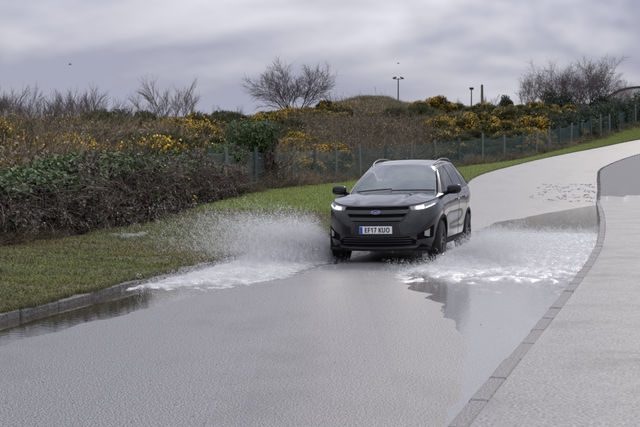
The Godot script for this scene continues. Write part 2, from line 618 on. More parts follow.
func build_pavement() -> void:
	var spans := [[-6.0, 51.0, "pavement", M.pavement, "pale wet pavement with dark streaks"], [51.0, 176.0, "path", M.dry_tarmac, "darker dry tarmac path beyond the pale pavement"]]
	var stain := FastNoiseLite.new()
	stain.seed = 27
	stain.frequency = 0.5
	stain.fractal_octaves = 4
	var nq := 49
	for s in spans:
		var p := PackedVector3Array()
		var tone := PackedColorArray()
		var d: float = s[0]
		var n := 0
		while d <= s[1] + 0.001:
			var e := xr(d) + 0.148
			var y := rise(d) + 0.10
			for i in nq:
				var q := 9.0 * pow(i / (nq - 2.0), 1.3)
				var yy := y + 0.012 * q + rut.get_noise_2d(e + q, d) * 0.008
				if i == 0: yy = y
				var dd := d
				dd += rut.get_noise_2d(q * 4.0, 4.0) * 4.0 * maxf(0.0, 1.0 - absf(d - 51.0) / 7.0)
				p.append(Vector3(e + minf(q, 9.0), yy if i < nq - 1 else -0.5, -dd))
				# damp stains drawn out across the footway, paler where it has dried
				var w := 1.0 + 0.55 * stain.get_noise_2d((e + q) * 0.5, d * 1.6) + 0.2 * stain.get_noise_2d((e + q) * 3.0, d * 4.0)
				tone.append(Color(w, w, w))
			n += 1
			if d >= s[1] - 0.001: break
			d = minf(d + (0.2 if d < 50.0 else 0.5), s[1])
		var o := structure(s[2], sheet(p, nq, n, true, tone), s[3])
		o.set_meta("label", s[4])

func kerb_mesh(ln: float, wd: float, ht: float, sd: int) -> ArrayMesh:
	rng.seed = sd
	var s := Soup.new()
	var b := Basis.from_euler(Vector3(rng.randf_range(-.006, .006), 0, rng.randf_range(-.03, .03)))
	s.bevel_box(Vector3(0, -ht * 0.5, 0), Vector3(wd, ht, ln), 0.018, Color.WHITE, b)
	return s.mesh()

func build_kerbs() -> void:
	var variants := []
	for i in 5: variants.append(kerb_mesh(0.905, 0.14, 0.3, 40 + i))
	rng.seed = 77
	for side in 2:
		var k := Node3D.new()
		k.name = numbered("kerb")
		k.set_meta("kind", "structure")
		k.set_meta("label", "row of dark kerb stones edging the grass" if side == 0 else "row of kerb stones edging the pavement")
		add_child(k)
		var d := 5.0
		var last := 27.0 if side == 0 else 92.0
		while d < last:
			var x0 := xl(d) - 0.07 if side == 0 else xr(d) + 0.08
			var x1 := xl(d + 0.9) - 0.07 if side == 0 else xr(d + 0.9) + 0.08
			var dir := Vector3(x1 - x0, 0, -0.9).normalized()
			var c := Vector3(x0, 0, -d) + dir * 0.46
			var top := rise(-c.z) + (0.095 + rng.randf_range(-0.02, 0.015) if side == 0 else 0.103 + rng.randf_range(-0.004, 0.004))
			var m: Material = M.kerb_dark
			if side == 1: m = M.kerb_gravel if d < 27.0 else (M.kerb if d < 48.0 else M.kerb_dark)
			var o := part("kerb_stone", variants[rng.randi() % 5], m, k, Vector3(c.x + rng.randf_range(-.008, .008), top, c.z))
			o.rotation.y = atan2(dir.x, dir.z) + rng.randf_range(-.008, .008)
			d += 0.915 * absf(dir.z)

# ------------------------------------------------------------------ grass
func tuft(sd: int, blades: int, h: float, spread: float, w: float, cols: Array) -> ArrayMesh:
	rng.seed = sd
	var s := Soup.new()
	for i in blades:
		var a := rng.randf() * TAU
		var base := Vector3(cos(a), 0, sin(a)) * spread * sqrt(rng.randf())
		var lean := Vector3(rng.randf_range(-1, 1), 0, rng.randf_range(-1, 1)) * 0.75
		var l := h * rng.randf_range(0.5, 1.1)
		var side := Vector3(-sin(a * 3.1), 0, cos(a * 3.1)) * w
		var col: Color = cols[rng.randi() % cols.size()]
		var mid := base + Vector3(lean.x * .3, .6, lean.z * .3) * l
		var tip := base + Vector3(lean.x, .9, lean.z) * l
		s.quad(base - side, base + side, mid + side * .7, mid - side * .7, col)
		s.tri(mid - side * .7, mid + side * .7, tip, col)
	return s.mesh()

func scatter(called: String, mesh: Mesh, m: Material, xf: Array, cols: Array, label: String, category: String) -> MultiMeshInstance3D:
	var mm := MultiMesh.new()
	mm.transform_format = MultiMesh.TRANSFORM_3D
	mm.use_colors = cols.size() > 0
	mm.mesh = mesh
	mm.instance_count = xf.size()
	for i in xf.size():
		mm.set_instance_transform(i, xf[i])
		if cols.size() > 0: mm.set_instance_color(i, cols[i])
	var o := MultiMeshInstance3D.new()
	o.name = numbered(called)
	o.multimesh = mm
	o.material_override = m
	add_child(o)
	tag(o, label, category, "", "stuff")
	return o

func build_grass() -> void:
	var patch := FastNoiseLite.new()
	patch.seed = 21
	patch.frequency = 0.42
	patch.fractal_octaves = 4
	var greens := [Color(.10, .146, .032), Color(.122, .164, .04), Color(.08, .122, .027), Color(.15, .163, .052)]
	var short_tuft := tuft(1, 9, 0.06, 0.05, 0.0035, greens)
	var xf := []
	var cols := []
	rng.seed = 5
	for i in 130000:
		var u := rng.randf_range(-330.0, 780.0)
		var t := rng.randf_range(0.0, 1.02)
		if u < 300.0 and rng.randf() < 0.35: t = pow(rng.randf(), 1.5)
		var p := land_at(u, t)
		var q := patch.get_noise_2d(p.x * 1.6, p.z * 1.6)
		var q2 := patch.get_noise_2d(p.x * 0.4 + 50.0, p.z * 0.4)
		# worn, mossy and bare places come through in patches
		var near := -p.z < 36.0
		if near and q < -0.12 and rng.randf() < 0.85: continue
		var edge := 1.0 - smoothstep(0.02, 0.1, t)
		var brown := clampf(0.45 + q2 * 1.5 + q * 0.3 + edge * 0.5, 0.0, 1.0)
		if not near: brown *= 0.35 + 0.65 * edge
		var c := Color(1.0, 1.0, 1.0).lerp(Color(1.12, .76, .95), brown * .8)
		if not near and edge < 0.4: c = c * Color(1.75, 1.85, 1.15)
		elif near: c = c * Color(1.36, 1.26, 1.05)
		var s := rng.randf_range(0.55, 1.25) * (1.0 if near else 1.7)
		xf.append(Transform3D(Basis(Vector3.UP, rng.randf() * TAU).scaled(Vector3(s * 1.2, s, s * 1.2)), p - Vector3(0, 0.004, 0)))
		cols.append(c * rng.randf_range(0.8, 1.15))
	for i in 16000:   # turf creeping over the kerb and the ragged road edge
		var d := rng.randf_range(6.0, 27.5)
		var q := patch.get_noise_2d(d * 2.2, 7.0)
		if q < -0.28: continue
		var x := xl(d) - 0.17 + (0.14 * q + 0.12) * rng.randf()
		var s := rng.randf_range(0.6, 1.25)
		xf.append(Transform3D(Basis(Vector3.UP, rng.randf() * TAU).scaled(Vector3(s, s, s)), Vector3(x, .082, -d)))
		cols.append(Color(1, 1, 1).lerp(Color(1.1, .72, .9), rng.randf()) * rng.randf_range(0.6, 1.05))
	# rougher, longer tufts and a litter of dead leaves near the kerb and the hedge foot
	var rough := tuft(3, 14, 0.13, 0.07, 0.004, [Color(.10, .125, .035), Color(.13, .14, .05), Color(.17, .15, .08), Color(.08, .10, .03)])
	var rx := []
	var rc := []
	for i in 60000:
		var u := rng.randf_range(-200.0, 330.0)
		var t := rng.randf()
		var p := land_at(u, t)
		var q := patch.get_noise_2d(p.x * 1.6, p.z * 1.6)
		var s := rng.randf_range(0.5, 1.15)
		if i % 6 == 0 and (q > 0.1 or t > 0.85):
			rx.append(Transform3D(Basis(Vector3.UP, rng.randf() * TAU).scaled(Vector3(s, s * rng.randf_range(.5, 1.0), s)), p))
			rc.append(Color(1, 1, 1) * rng.randf_range(.6, 1.1))
		elif q > -0.2 or rng.randf() < 0.2:
			xf.append(Transform3D(Basis(Vector3.UP, rng.randf() * TAU).scaled(Vector3(s, s * .8, s)), p - Vector3(0, 0.004, 0)))
			cols.append(Color(1, 1, 1).lerp(Color(1.2, .78, .95), clampf(.4 - q, 0, 1)) * rng.randf_range(0.55, 1.2))
	scatter("rough_grass", rough, M.grass, rx, rc, "longer rough grass tufts dotted over the verge", "grass")
	var lf := Soup.new()
	leaf(lf, Vector3(0, .012, 0), Vector3(.1, 1, .05).normalized(), .028, Color(.9, .9, .9))
	rx = []
	rc = []
	for i in 7000:
		var p := land_at(rng.randf_range(-150.0, 320.0), 1.0 - pow(rng.randf(), 1.7))
		var q := patch.get_noise_2d(p.x * 1.2 + 30.0, p.z * 1.2)
		if q < -0.05: continue
		rx.append(Transform3D(Basis.from_euler(Vector3(rng.randf_range(-.7, .7), rng.randf() * TAU, rng.randf_range(-.7, .7))).scaled(Vector3.ONE * rng.randf_range(.6, 1.4)), p + Vector3(0, rng.randf() * .03, 0)))
		rc.append(Color(.11, .07, .045) * rng.randf_range(.5, 1.6))
	scatter("leaf_litter", lf.mesh(), M.leaf, rx, rc, "dead brown leaves scattered over the grass verge", "leaves")
	scatter("grass", short_tuft, M.grass, xf, cols, "short green grass with brown patches covering the verge", "grass")
	# rank grass on the dune slope, paler toward the bare crest
	var tall := tuft(2, 12, 0.55, 0.28, 0.012, [Color(.17, .14, .065), Color(.13, .118, .05), Color(.10, .105, .038), Color(.20, .17, .085)])
	xf = []
	cols = []
	for i in 36000:
		var u := rng.randf_range(-150.0, 760.0)
		var t := rng.randf_range(1.02, 3.25)
		if i % 4 == 0:
			u = rng.randf_range(322.0, 440.0)
			t = rng.randf_range(2.3, 3.15)
		var p := land_at(u, t)
		var s := rng.randf_range(0.6, 1.3)
		xf.append(Transform3D(Basis(Vector3.UP, rng.randf() * TAU).scaled(Vector3(s, s, s)), p))
		cols.append(Color(1, 1, 1) * rng.randf_range(0.7, 1.2))
	scatter("dune_grass", tall, M.grass, xf, cols, "dry tan grass growing over the dune slope and crest", "grass")

# ------------------------------------------------------------------ shrubs and trees
func jit(v: float) -> Vector3: return Vector3(rng.randf_range(-v, v), rng.randf_range(-v, v), rng.randf_range(-v, v))

func shade_of(cols: Array) -> Color:
	var c: Color = cols[rng.randi() % cols.size()]
	var k := rng.randf_range(0.75, 1.25)
	return Color(c.r * k, c.g * k, c.b * k)

# lumps that make up a crown, about 1 m radius, standing on y = 0
func lumps(count: int, flat := 0.8) -> Array:
	var a := []
	for i in count:
		var ang := rng.randf() * TAU
		var r := 0.62 * sqrt(rng.randf())
		a.append([Vector3(cos(ang) * r, rng.randf_range(0.25, 0.75) * flat, sin(ang) * r), rng.randf_range(0.28, 0.5)])
	return a

func spike(s: Soup, p: Vector3, d: Vector3, l: float, w: float, col: Color) -> void:
	var side := d.cross(Vector3(rng.randf_range(-1, 1), rng.randf_range(-1, 1), rng.randf_range(-1, 1))).normalized() * w
	s.tri(p - side, p + side, p + d * l, col)

func gorse(sd: int, flower: float) -> Dictionary:
	rng.seed = sd
	var ls := lumps(11)
	var fo := Soup.new()
	var fl := Soup.new()
	var st := Soup.new()
	var greens := [Color(.065, .082, .026), Color(.045, .06, .021), Color(.09, .10, .036), Color(.11, .095, .045)]
	var yel := [Color(.66, .41, .02), Color(.54, .32, .015), Color(.72, .48, .03)]
	var patch := FastNoiseLite.new()
	patch.seed = sd
	patch.frequency = 1.6
	for l in ls:
		st.limb(Vector3(rng.randf_range(-.12, .12), -0.1, rng.randf_range(-.12, .12)), l[0], 0.03, 0.012, 4, Color(.07, .055, .04))
		for i in 330:
			var d := jit(1.0).normalized()
			if d.y < -0.55: d.y = -d.y
			var p: Vector3 = l[0] + d * l[1] * pow(rng.randf(), 0.35)
			if p.y < 0.0: p.y = rng.randf() * 0.2
			var dir := (d + Vector3(0, 0.5, 0) + jit(0.6)).normalized()
			for k in 3: spike(fo, p, (dir + jit(0.5)).normalized(), rng.randf_range(0.09, 0.17), 0.014, shade_of(greens))
			if flower > -1.0 and d.y > -0.3 and patch.get_noise_3dv(p * 1.2) > 0.25 - flower and rng.randf() < 0.75:
				for k in 3:
					var q: Vector3 = l[0] + d * l[1] * rng.randf_range(0.95, 1.1) + jit(0.06)
					var a := jit(1.0).normalized() * rng.randf_range(0.018, 0.034)
					var b := a.cross(jit(1.0)).normalized() * rng.randf_range(0.018, 0.034)
					fl.quad(q - a, q - b, q + a, q + b, shade_of(yel))
	if fl.v.size() == 0: spike(fl, Vector3(0, 0.6, 0), Vector3.UP, 0.02, 0.01, yel[0])
	return {"foliage": fo.mesh(), "flowers": fl.mesh() if flower > -1.0 else null, "stems": st.mesh()}

func thicket(sd: int, cols: Array, n: int, up: float) -> Dictionary:
	rng.seed = sd
	var s := Soup.new()
	for i in n:
		var a := rng.randf() * TAU
		var p := Vector3(cos(a), 0, sin(a)) * 0.9 * sqrt(rng.randf()) - Vector3(0, 0.05, 0)
		var d := (Vector3(cos(a) * 0.35, up, sin(a) * 0.35) + jit(0.45)).normalized()
		var r := rng.randf_range(0.006, 0.012)
		var c := shade_of(cols)
		var l := rng.randf_range(0.3, 0.55)
		for k in 3:
			var q := p + d * l * rng.randf_range(0.6, 1.0)
			var side := d.cross(jit(1.0)).normalized() * r
			s.quad(p - side, p + side, q + side * 0.7, q - side * 0.7, c)
			if k > 0:
				for m in 3:
					var e := (d + jit(0.9)).normalized()
					spike(s, p.lerp(q, rng.randf()), e, rng.randf_range(0.12, 0.3), r * 0.8, c)
			p = q
			d = (d + jit(0.35) + Vector3(0, -0.05 * k, 0)).normalized()
			r *= 0.75
	var lv := Soup.new()
	for i in n * 3:
		var a := rng.randf() * TAU
		var p := Vector3(cos(a) * 0.95 * sqrt(rng.randf()), 0, sin(a) * 0.95 * sqrt(rng.randf()))
		p.y = (1.0 - p.length_squared() * 0.5) * pow(rng.randf(), 0.6) * 0.95
		var b := jit(1.0).normalized() * 0.03
		var e := b.cross(jit(1.0)).normalized() * 0.022
		lv.quad(p - b, p - e, p + b, p + e, shade_of(cols))
	return {"twigs": s.mesh(), "dead_leaves": lv.mesh()}

# leafy evergreen, leaves as folded quads
func leafy(sd: int, cols: Array, n: int, size: float, count := 12, flat := 0.9) -> Dictionary:
	rng.seed = sd
	var ls := lumps(count, flat)
	var s := Soup.new()
	var st := Soup.new()
	for l in ls:
		st.limb(Vector3(rng.randf_range(-.1, .1), -0.1, rng.randf_range(-.1, .1)), l[0], 0.035, 0.012, 4, Color(.06, .05, .04))
		for i in n:
			var d := jit(1.0).normalized()
			var p: Vector3 = l[0] + d * l[1] * pow(rng.randf(), 0.3)
			if p.y < 0.0: continue
			leaf(s, p, (d + jit(0.9)).normalized(), size, shade_of(cols))
	return {"foliage": s.mesh(), "stems": st.mesh()}

func leaf(s: Soup, p: Vector3, nrm: Vector3, size: float, c: Color) -> void:
	var a := nrm.cross(jit(1.0)).normalized()
	var b := a.cross(nrm)
	var k := size * rng.randf_range(0.6, 1.2)
	var fold := nrm * k * 0.18
	s.tri(p - a * k, p + b * k * .55 + fold, p + a * k, c)
	s.tri(p - a * k, p + a * k, p - b * k * .55 + fold, c)

func shrub(called: String, label: String, category: String, meshes: Dictionary, at: Vector3, size: Vector3, turn: float, group: String) -> Node3D:
	var t := thing(called, label, category, at, turn, group)
	for key in meshes:
		if meshes[key] == null: continue
		var o := part(key, meshes[key], M.bark if key in ["stems", "twigs"] else M.leaf, t)
		o.scale = size
	return t

func near_what(u: float) -> String:
	if u < 115.0: return " behind the ivy hedge"
	if u < 215.0: return " below the pale saplings"
	if u < 325.0: return " below the broad windswept tree"
	if u < 440.0: return " below the twin floodlight"
	if u < 525.0: return " below the wooden pole"
	return " before the leafless tree clump"

func pix_v(p: Vector3) -> float: return HORIZON + (EYE - p.y) * F_PX / -p.z

func build_scrub() -> void:
	var rich := []
	var poor := []
	for i in 4: rich.append(gorse(100 + i, [0.25, 0.18, 0.12, 0.21][i]))
	for i in 3: poor.append(gorse(110 + i, -0.02))
	var dark := []
	for i in 3: dark.append(gorse(120 + i, -2.0))
	var purple := [Color(.15, .122, .08), Color(.12, .10, .064), Color(.18, .15, .095), Color(.095, .078, .05)]
	var tan := [Color(.22, .165, .10), Color(.17, .128, .08), Color(.25, .195, .115)]
	var brush := []
	for i in 3: brush.append(thicket(130 + i, purple, 210, 0.9))
	for i in 2: brush.append(thicket(135 + i, tan, 210, 0.7))
	M.brush = brush
	var patch := FastNoiseLite.new()
	patch.seed = 9
	patch.frequency = 0.055
	patch.fractal_octaves = 2
	rng.seed = 31
	var spots := []
	var t := 1.13
	while t < 3.12:
		var u := -110.0
		while u < 740.0:
			spots.append([u + rng.randf_range(-8, 8), t + rng.randf_range(-0.09, 0.09), rng.randf(), rng.randf(), rng.randf(), rng.randi()])
			u += 17.0
		t += 0.21
	for s in spots:
		var u: float = s[0]
		var p := land_at(u, s[1])
		var v := pix_v(p + Vector3(0, 0.7, 0))
		var q := patch.get_noise_2d(p.x, p.z)
		var kind := "gorse"
		if s[2] < 0.16: kind = "plain"
		elif s[2] < 0.26: kind = "dark"
		if q < -0.02: kind = "dark" if s[2] > 0.5 else "plain"
		# bare brushwood belts
		if u < 55.0 and v > 118.0 and s[2] < 0.35: kind = "brush"
		if u < 112.0 and v > 138.0 and s[2] < 0.28: kind = "brush"
		if u > 60.0 and u < 250.0 and v > 131.0 and v < 146.0 and s[2] < 0.2: kind = "brush"
		if u > 308.0 and u < 428.0 and v > 119.0 and (v < 146.0 or u > 345.0): kind = "brush"
		if u > 345.0 and u < 440.0 and v > 101.0 and v < 113.0 and s[2] < 0.45: kind = "brush"
		if u > 205.0 and u < 310.0 and v > 146.0 and s[2] < 0.4: kind = "brush"
		if v < 105.0 and u > 318.0 and u < 432.0: continue
		if s[1] > 2.75 and s[3] < 0.25: continue
		var k: float = lerpf(0.95, 1.7, s[3]) * (0.8 if s[1] > 2.8 else 1.0)
		var room := p.distance_to(land_at(u, 1.0)) * (0.36 if kind == "brush" else 0.6)
		if room < 0.6: continue
		k = minf(k, room)
		var hgt: float = k * lerpf(0.75, 1.05, s[4])
		if s[1] < 1.25: hgt *= 0.8
		var idx: int = s[5]
		p.y -= 0.08
		var where: String = [" low on the slope", " halfway up the slope", " near the crest"][0 if s[1] < 1.7 else (1 if s[1] < 2.45 else 2)] + near_what(u)
		match kind:
			"gorse": shrub("gorse_bush", "gorse bush thick with yellow flowers" + where, "gorse", rich[idx % 4], p, Vector3(k, hgt, k), s[4] * TAU, "flowering gorse bushes" + where)
			"plain": shrub("gorse_bush", "dull gorse bush with few yellow flowers" + where, "gorse", poor[idx % 3], p, Vector3(k, hgt, k), s[4] * TAU, "sparsely flowering gorse bushes" + where)
			"dark": shrub("evergreen_shrub", "dark green spiny shrub without flowers" + where, "shrub", dark[idx % 3], p, Vector3(k, hgt, k), s[4] * TAU, "dark flowerless shrubs" + where)
			"brush": shrub("brushwood", "leafless brown thicket" + where, "bush", brush[idx % 5], p, Vector3(k * 1.25, hgt * 1.15, k * 1.25), s[4] * TAU, "leafless brown thickets" + where)
	# round evergreens that stand out against the sky
	var ev := leafy(140, [Color(.022, .038, .016), Color(.03, .05, .02), Color(.016, .028, .014)], 420, 0.06)
	for e in [[505.0, 2.95, 1.0, 1.9], [557.0, 2.85, 1.9, 2.6], [600.0, 2.7, 1.6, 2.3], [122.0, 2.9, 1.2, 1.7]]:
		shrub("evergreen_bush", "rounded dark evergreen bush standing out on the skyline", "bush", ev, land_at(e[0], e[1]) - Vector3(0, .1, 0), Vector3(e[2], e[3], e[2]), e[0], "rounded evergreen bushes on the skyline")
	# dark hedge plants behind the far fence
	var u := 566.0
	while u < 700.0:
		rng.seed = int(u)
		var p := land_at(u, 1.16 + rng.randf() * 0.12)
		shrub("conifer_bush", "dark green hedge bush close behind the far mesh fence", "bush", ev, p - Vector3(0, .1, 0), Vector3(1.5, rng.randf_range(2.2, 2.9), 1.5), u, "dark hedge bushes behind the far fence")
		u += 13.0

# ------------------------------------------------------------------ bare trees
func grow(s: Soup, p: Vector3, d: Vector3, l: float, r: float, depth: int, o: Dictionary) -> void:
	var n := 3
	var k := 5 if depth == 0 else (4 if depth == 1 else 3)
	var q := p
	for i in n:
		d = (d + jit(o.wild) + o.lean * (0.12 if depth < 2 else 0.2)).normalized()
		var e := q + d * l / n
		var r2 := r * (1.0 - 0.2)
		s.limb(q, e, r, r2, k, shade_of(o.cols))
		if depth < o.depth:
			var c: int = o.kids if i > 0 else 1
			for j in c:
				var side := d.cross(jit(1.0)).normalized()
				var nd: Vector3 = (d * o.keep + side * o.spread).normalized()
				grow(s, q.lerp(e, rng.randf_range(0.4, 1.0)), nd, l * rng.randf_range(0.48, 0.72), maxf(r2 * 0.55, 0.009), depth + 1, o)
		q = e
		r = r2

func bare_tree(sd: int, stems: int, o: Dictionary, height: float) -> Dictionary:
	rng.seed = sd
	var tr := Soup.new()
	var br := Soup.new()
	for i in stems:
		var a := rng.randf() * TAU
		var d: Vector3 = (Vector3(cos(a) * o.fan, 1.0, sin(a) * o.fan) + o.lean * 0.5).normalized()
		var p: Vector3 = Vector3(cos(a), 0, sin(a)) * o.base * rng.randf()
		var l: float = height * rng.randf_range(0.22, 0.34)
		var r: float = o.r * rng.randf_range(0.7, 1.1)
		tr.limb(p - Vector3(0, 0.3, 0), p + d * l, r * 1.2, r, 6, shade_of(o.cols))
		grow(br, p + d * l, d, height * rng.randf_range(0.4, 0.6), r, 0, o)
		if o.kids > 1: grow(br, p + d * l * 0.8, (d + jit(0.6)).normalized(), height * rng.randf_range(0.3, 0.5), r * 0.7, 1, o)
	return {"trunk": tr.mesh(), "crown": br.mesh()}

func tree(called: String, label: String, meshes: Dictionary, at: Vector3, k: Vector3, turn: float, group := "") -> void:
	var t := thing(called, label, "tree", at, turn, group)
	for key in meshes: part(key, meshes[key], M.bark, t).scale = k

func build_trees() -> void:
	var brown := [Color(.075, .058, .052), Color(.095, .075, .065), Color(.06, .046, .044)]
	var pale := [Color(.15, .125, .115), Color(.12, .10, .092), Color(.10, .085, .08)]
	var big := bare_tree(201, 9, {"wild": .16, "lean": Vector3(-.10, .1, 0), "cols": brown, "depth": 3, "kids": 3, "keep": 1.0, "spread": .62, "fan": .85, "base": .5, "r": .05}, 4.6)
	tree("bare_tree", "broad bare windswept bush tree with fanning branches on the skyline", big, land_at(293, 2.8) - Vector3(0, .2, 0), Vector3(1.0, .92, 1.0), 0.3)
	var r := []
	for i in 3: r.append(bare_tree(210 + i, 4, {"wild": .2, "lean": Vector3(-.12, .04, 0), "cols": brown, "depth": 3, "kids": 3, "keep": .9, "spread": .7, "fan": .55, "base": .4, "r": .07}, 6.0))
	var rs := [[552.0, 2.98, 0.78], [570.0, 3.0, .88], [587.0, 2.95, .84], [603.0, 2.92, .70], [617.0, 2.95, .58], [541.0, 3.0, .55], [594.0, 2.8, .72], [562.0, 2.85, .74], [578.0, 2.8, .78], [654.0, 3.0, .6]]
	for i in rs.size():
		tree("bare_tree", "bare brown tree in the leafless clump beside the arched building", r[i % 3], land_at(rs[i][0], rs[i][1]) - Vector3(0, .2, 0), Vector3.ONE * rs[i][2], i * 1.3, "leafless trees beside the arched building")
	var thin := []
	for i in 3: thin.append(bare_tree(220 + i, 6, {"wild": .13, "lean": Vector3(.02, .16, 0), "cols": pale, "depth": 2, "kids": 3, "keep": 1.25, "spread": .5, "fan": .35, "base": .7, "r": .03}, 3.2))
	var i2 := 0
	for e in [[-30.0, .95], [-12.0, .9], [2.0, 1.0], [10.0, .95], [18.0, .9], [27.0, .85], [36.0, .8], [46.0, .8], [56.0, .82], [64.0, .9], [72.0, .9], [80.0, .92], [89.0, .95], [97.0, .85], [106.0, .75], [134.0, .85], [150.0, .9], [170.0, 1.15], [186.0, 1.05], [204.0, .7], [232.0, .6], [330.0, .55], [452.0, .6], [488.0, .65], [529.0, .9]]:
		tree("bare_sapling", "thin pale leafless sapling on the skyline" + (" above the ivy hedge" if e[0] < 115.0 else (" beside the broad windswept tree" if e[0] < 340.0 else " between the floodlight and the tree clump")), thin[i2 % 3], land_at(e[0], 2.8 + 0.07 * (i2 % 4)) - Vector3(0, .1, 0), Vector3.ONE * e[1] * 0.86, i2 * 0.9, "pale saplings" + ("" if e[0] < 115.0 else (" by the windswept tree" if e[0] < 340.0 else " by the floodlight")))
		i2 += 1

# ------------------------------------------------------------------ fence and the ivy hedge on it
func fence_at(u: float) -> Vector3: return land_at(u, 1.0)

func build_fence() -> void:
	# walk along the fence line in equal steps
	var pts := []
	var u := -260.0
	var prev := fence_at(u)
	var run := 0.0
	pts.append([prev, u])
	while u < 780.0:
		u += 0.5
		var p := fence_at(u)
		run += p.distance_to(prev)
		prev = p
		if run >= 3.1:
			run = 0.0
			pts.append([p, u])
	var f := thing("mesh_fence", "long green mesh fence on weathered posts along the foot of the dune", "fence", pts[0][0])
	var o: Vector3 = pts[0][0]
	rng.seed = 61
	var posts := []
	for i in 4:
		var s := Soup.new()
		s.bevel_box(Vector3(0, 0.85, 0), Vector3(0.11, 2.1, 0.11), 0.015)
		posts.append(s.mesh())
	var tops := []
	for i in pts.size():
		var p: Vector3 = pts[i][0]
		var m := part("post", posts[i % 4], M.post if i % 3 else M.post_green, f, p - o)
		m.rotation = Vector3(rng.randf_range(-.04, .04), rng.randf(), rng.randf_range(-.05, .05))
		m.scale = Vector3(1, rng.randf_range(.92, 1.04) * (0.6 if pts[i][1] < 190.0 else 1.0), 1)
	for i in pts.size() - 1:
		var a: Vector3 = pts[i][0] - o
		var b: Vector3 = pts[i + 1][0] - o
		var s := Soup.new()
		var along := (b - a)
		var hz := Vector3(along.x, 0, along.z).normalized()
		var off := hz.cross(Vector3.UP) * 0.07 * -1.0
		var top := 1.62 if pts[i][1] > 188.0 else 0.9
		var sag := rng.randf_range(0.02, 0.16)
		var bag := rng.randf_range(-.06, .06)
		var nx := 46
		var ny := 26
		for k in nx + 1:
			var w := float(k) / nx
			var ht := top - sag * sin(PI * w)
			var q := a + along * w + off * (1.0 + bag * sin(PI * w) * 4.0)
			var slip := rng.randf_range(-.006, .006)
			s.quad(q - hz * .0075, q + hz * .0075, q + hz * (.0075 + slip) + Vector3(0, ht, 0), q - hz * (.0075 - slip) + Vector3(0, ht, 0), Color.WHITE)
		for j in ny + 1:
			for k in 6:
				var w0 := k / 6.0
				var w1 := (k + 1) / 6.0
				var y0 := (top - sag * sin(PI * w0)) * j / ny
				var y1 := (top - sag * sin(PI * w1)) * j / ny
				var q0 := a + along * w0 + off * (1.0 + bag * sin(PI * w0) * 4.0) + Vector3(0, y0, 0)
				var q1 := a + along * w1 + off * (1.0 + bag * sin(PI * w1) * 4.0) + Vector3(0, y1, 0)
				var th := Vector3(0, .0075 if j < ny else .016, 0)
				s.quad(q0 - th, q0 + th, q1 + th, q1 - th, Color.WHITE)
		part("mesh_panel", s.mesh(), M.net, f)
	# dead brambles along the foot of the fence
	u = 268.0
	var nb := 0
	while u < 640.0:
		rng.seed = 900 + int(u)
		var p := fence_at(u)
		p = p.lerp(land_at(u, 0.93), rng.randf_range(-0.3, 0.7))
		var k := rng.randf_range(.5, .85)
		shrub("bramble", "low dead bramble at the foot of the mesh fence", "bramble", M.brush[nb % 5], p, Vector3(k * 1.2, rng.randf_range(.4, .75), k * 1.2), u, "dead brambles along the fence foot")
		nb += 1
		u += 9.0 if u < 340.0 or u > 450.0 else 14.0

# a stretch of fence swallowed by ivy and dead bramble: x along, z toward the road, y up
func hedge_stretch(sd: int, ln: float, ht: float, green: float) -> Dictionary:
	rng.seed = sd
	var lumpy := FastNoiseLite.new()
	lumpy.seed = sd
	lumpy.frequency = 0.9
	lumpy.fractal_octaves = 3
	var ivy := Soup.new()
	var dead := Soup.new()
	var st := Soup.new()
	var gs := [Color(.055, .095, .026), Color(.08, .13, .036), Color(.04, .07, .02), Color(.12, .16, .06)]
	var ds := [Color(.085, .06, .05), Color(.06, .043, .037), Color(.115, .084, .066), Color(.045, .033, .03), Color(.16, .125, .10)]
	for i in 9500:
		var x := rng.randf_range(-ln * .55, ln * .55)
		var y := rng.randf()
		var b := lumpy.get_noise_2d(x, y * 1.6) 
		var hh := ht * (1.0 + 0.16 * lumpy.get_noise_2d(x * 0.8 + 40.0, 3.0))
		var depth := (0.42 + 0.3 * b) * (1.0 - 0.45 * pow(y, 3.0)) * (0.75 + 0.5 * sin(PI * clampf(y * 0.9 + .1, 0, 1)))
		var p := Vector3(x, y * hh, depth * (1.0 - 0.55 * pow(rng.randf(), 1.6)))
		var nrm := (Vector3(0, .35, 1) + jit(.9)).normalized()
		var top := y > 0.80 + b * 0.25
		if rng.randf() < (0.88 if top else 0.10) * green: leaf(ivy, p, nrm, .055, shade_of(gs))
		else: leaf(dead, p, nrm, .042, shade_of(ds))
	for i in 4200:   # the leafy top
		var x := rng.randf_range(-ln * .55, ln * .55)
		var hh := ht * (1.0 + 0.16 * lumpy.get_noise_2d(x * 0.8 + 40.0, 3.0))
		var p := Vector3(x, hh + rng.randf_range(-.12, .14) + 0.16 * lumpy.get_noise_2d(x * 1.3, 9.0), rng.randf_range(-.9, .42))
		p.y -= 0.22 * pow(absf(p.z + .2), 2.0)
		var g := lumpy.get_noise_2d(x * 1.2 + 9.0, p.z + 5.0)
		if g > 0.12 - 0.55 * green: leaf(ivy, p, (Vector3(0, 1, .4) + jit(.8)).normalized(), .055, shade_of(gs))
		else: leaf(dead, p, (Vector3(0, 1, .4) + jit(.8)).normalized(), .045, shade_of(ds))
	for i in 170:   # hanging and sprouting stems
		var p := Vector3(rng.randf_range(-ln * .55, ln * .55), ht * rng.randf_range(.25, 1.05), rng.randf_range(.05, .5))
		var d := Vector3(rng.randf_range(-.5, .5), rng.randf_range(-1.2, .6), rng.randf_range(0, .5)).normalized()
		var c := shade_of(ds)
		for k in 3:
			var q := p + d * rng.randf_range(.12, .25)
			if q.y < 0.02: break
			st.limb(p, q, .006, .005, 3, c)
			d = (d + Vector3(0, -.25, 0) + jit(.25)).normalized()
			p = q
	return {"ivy_leaves": ivy.mesh(), "dead_leaves": dead.mesh(), "stems": st.mesh()}

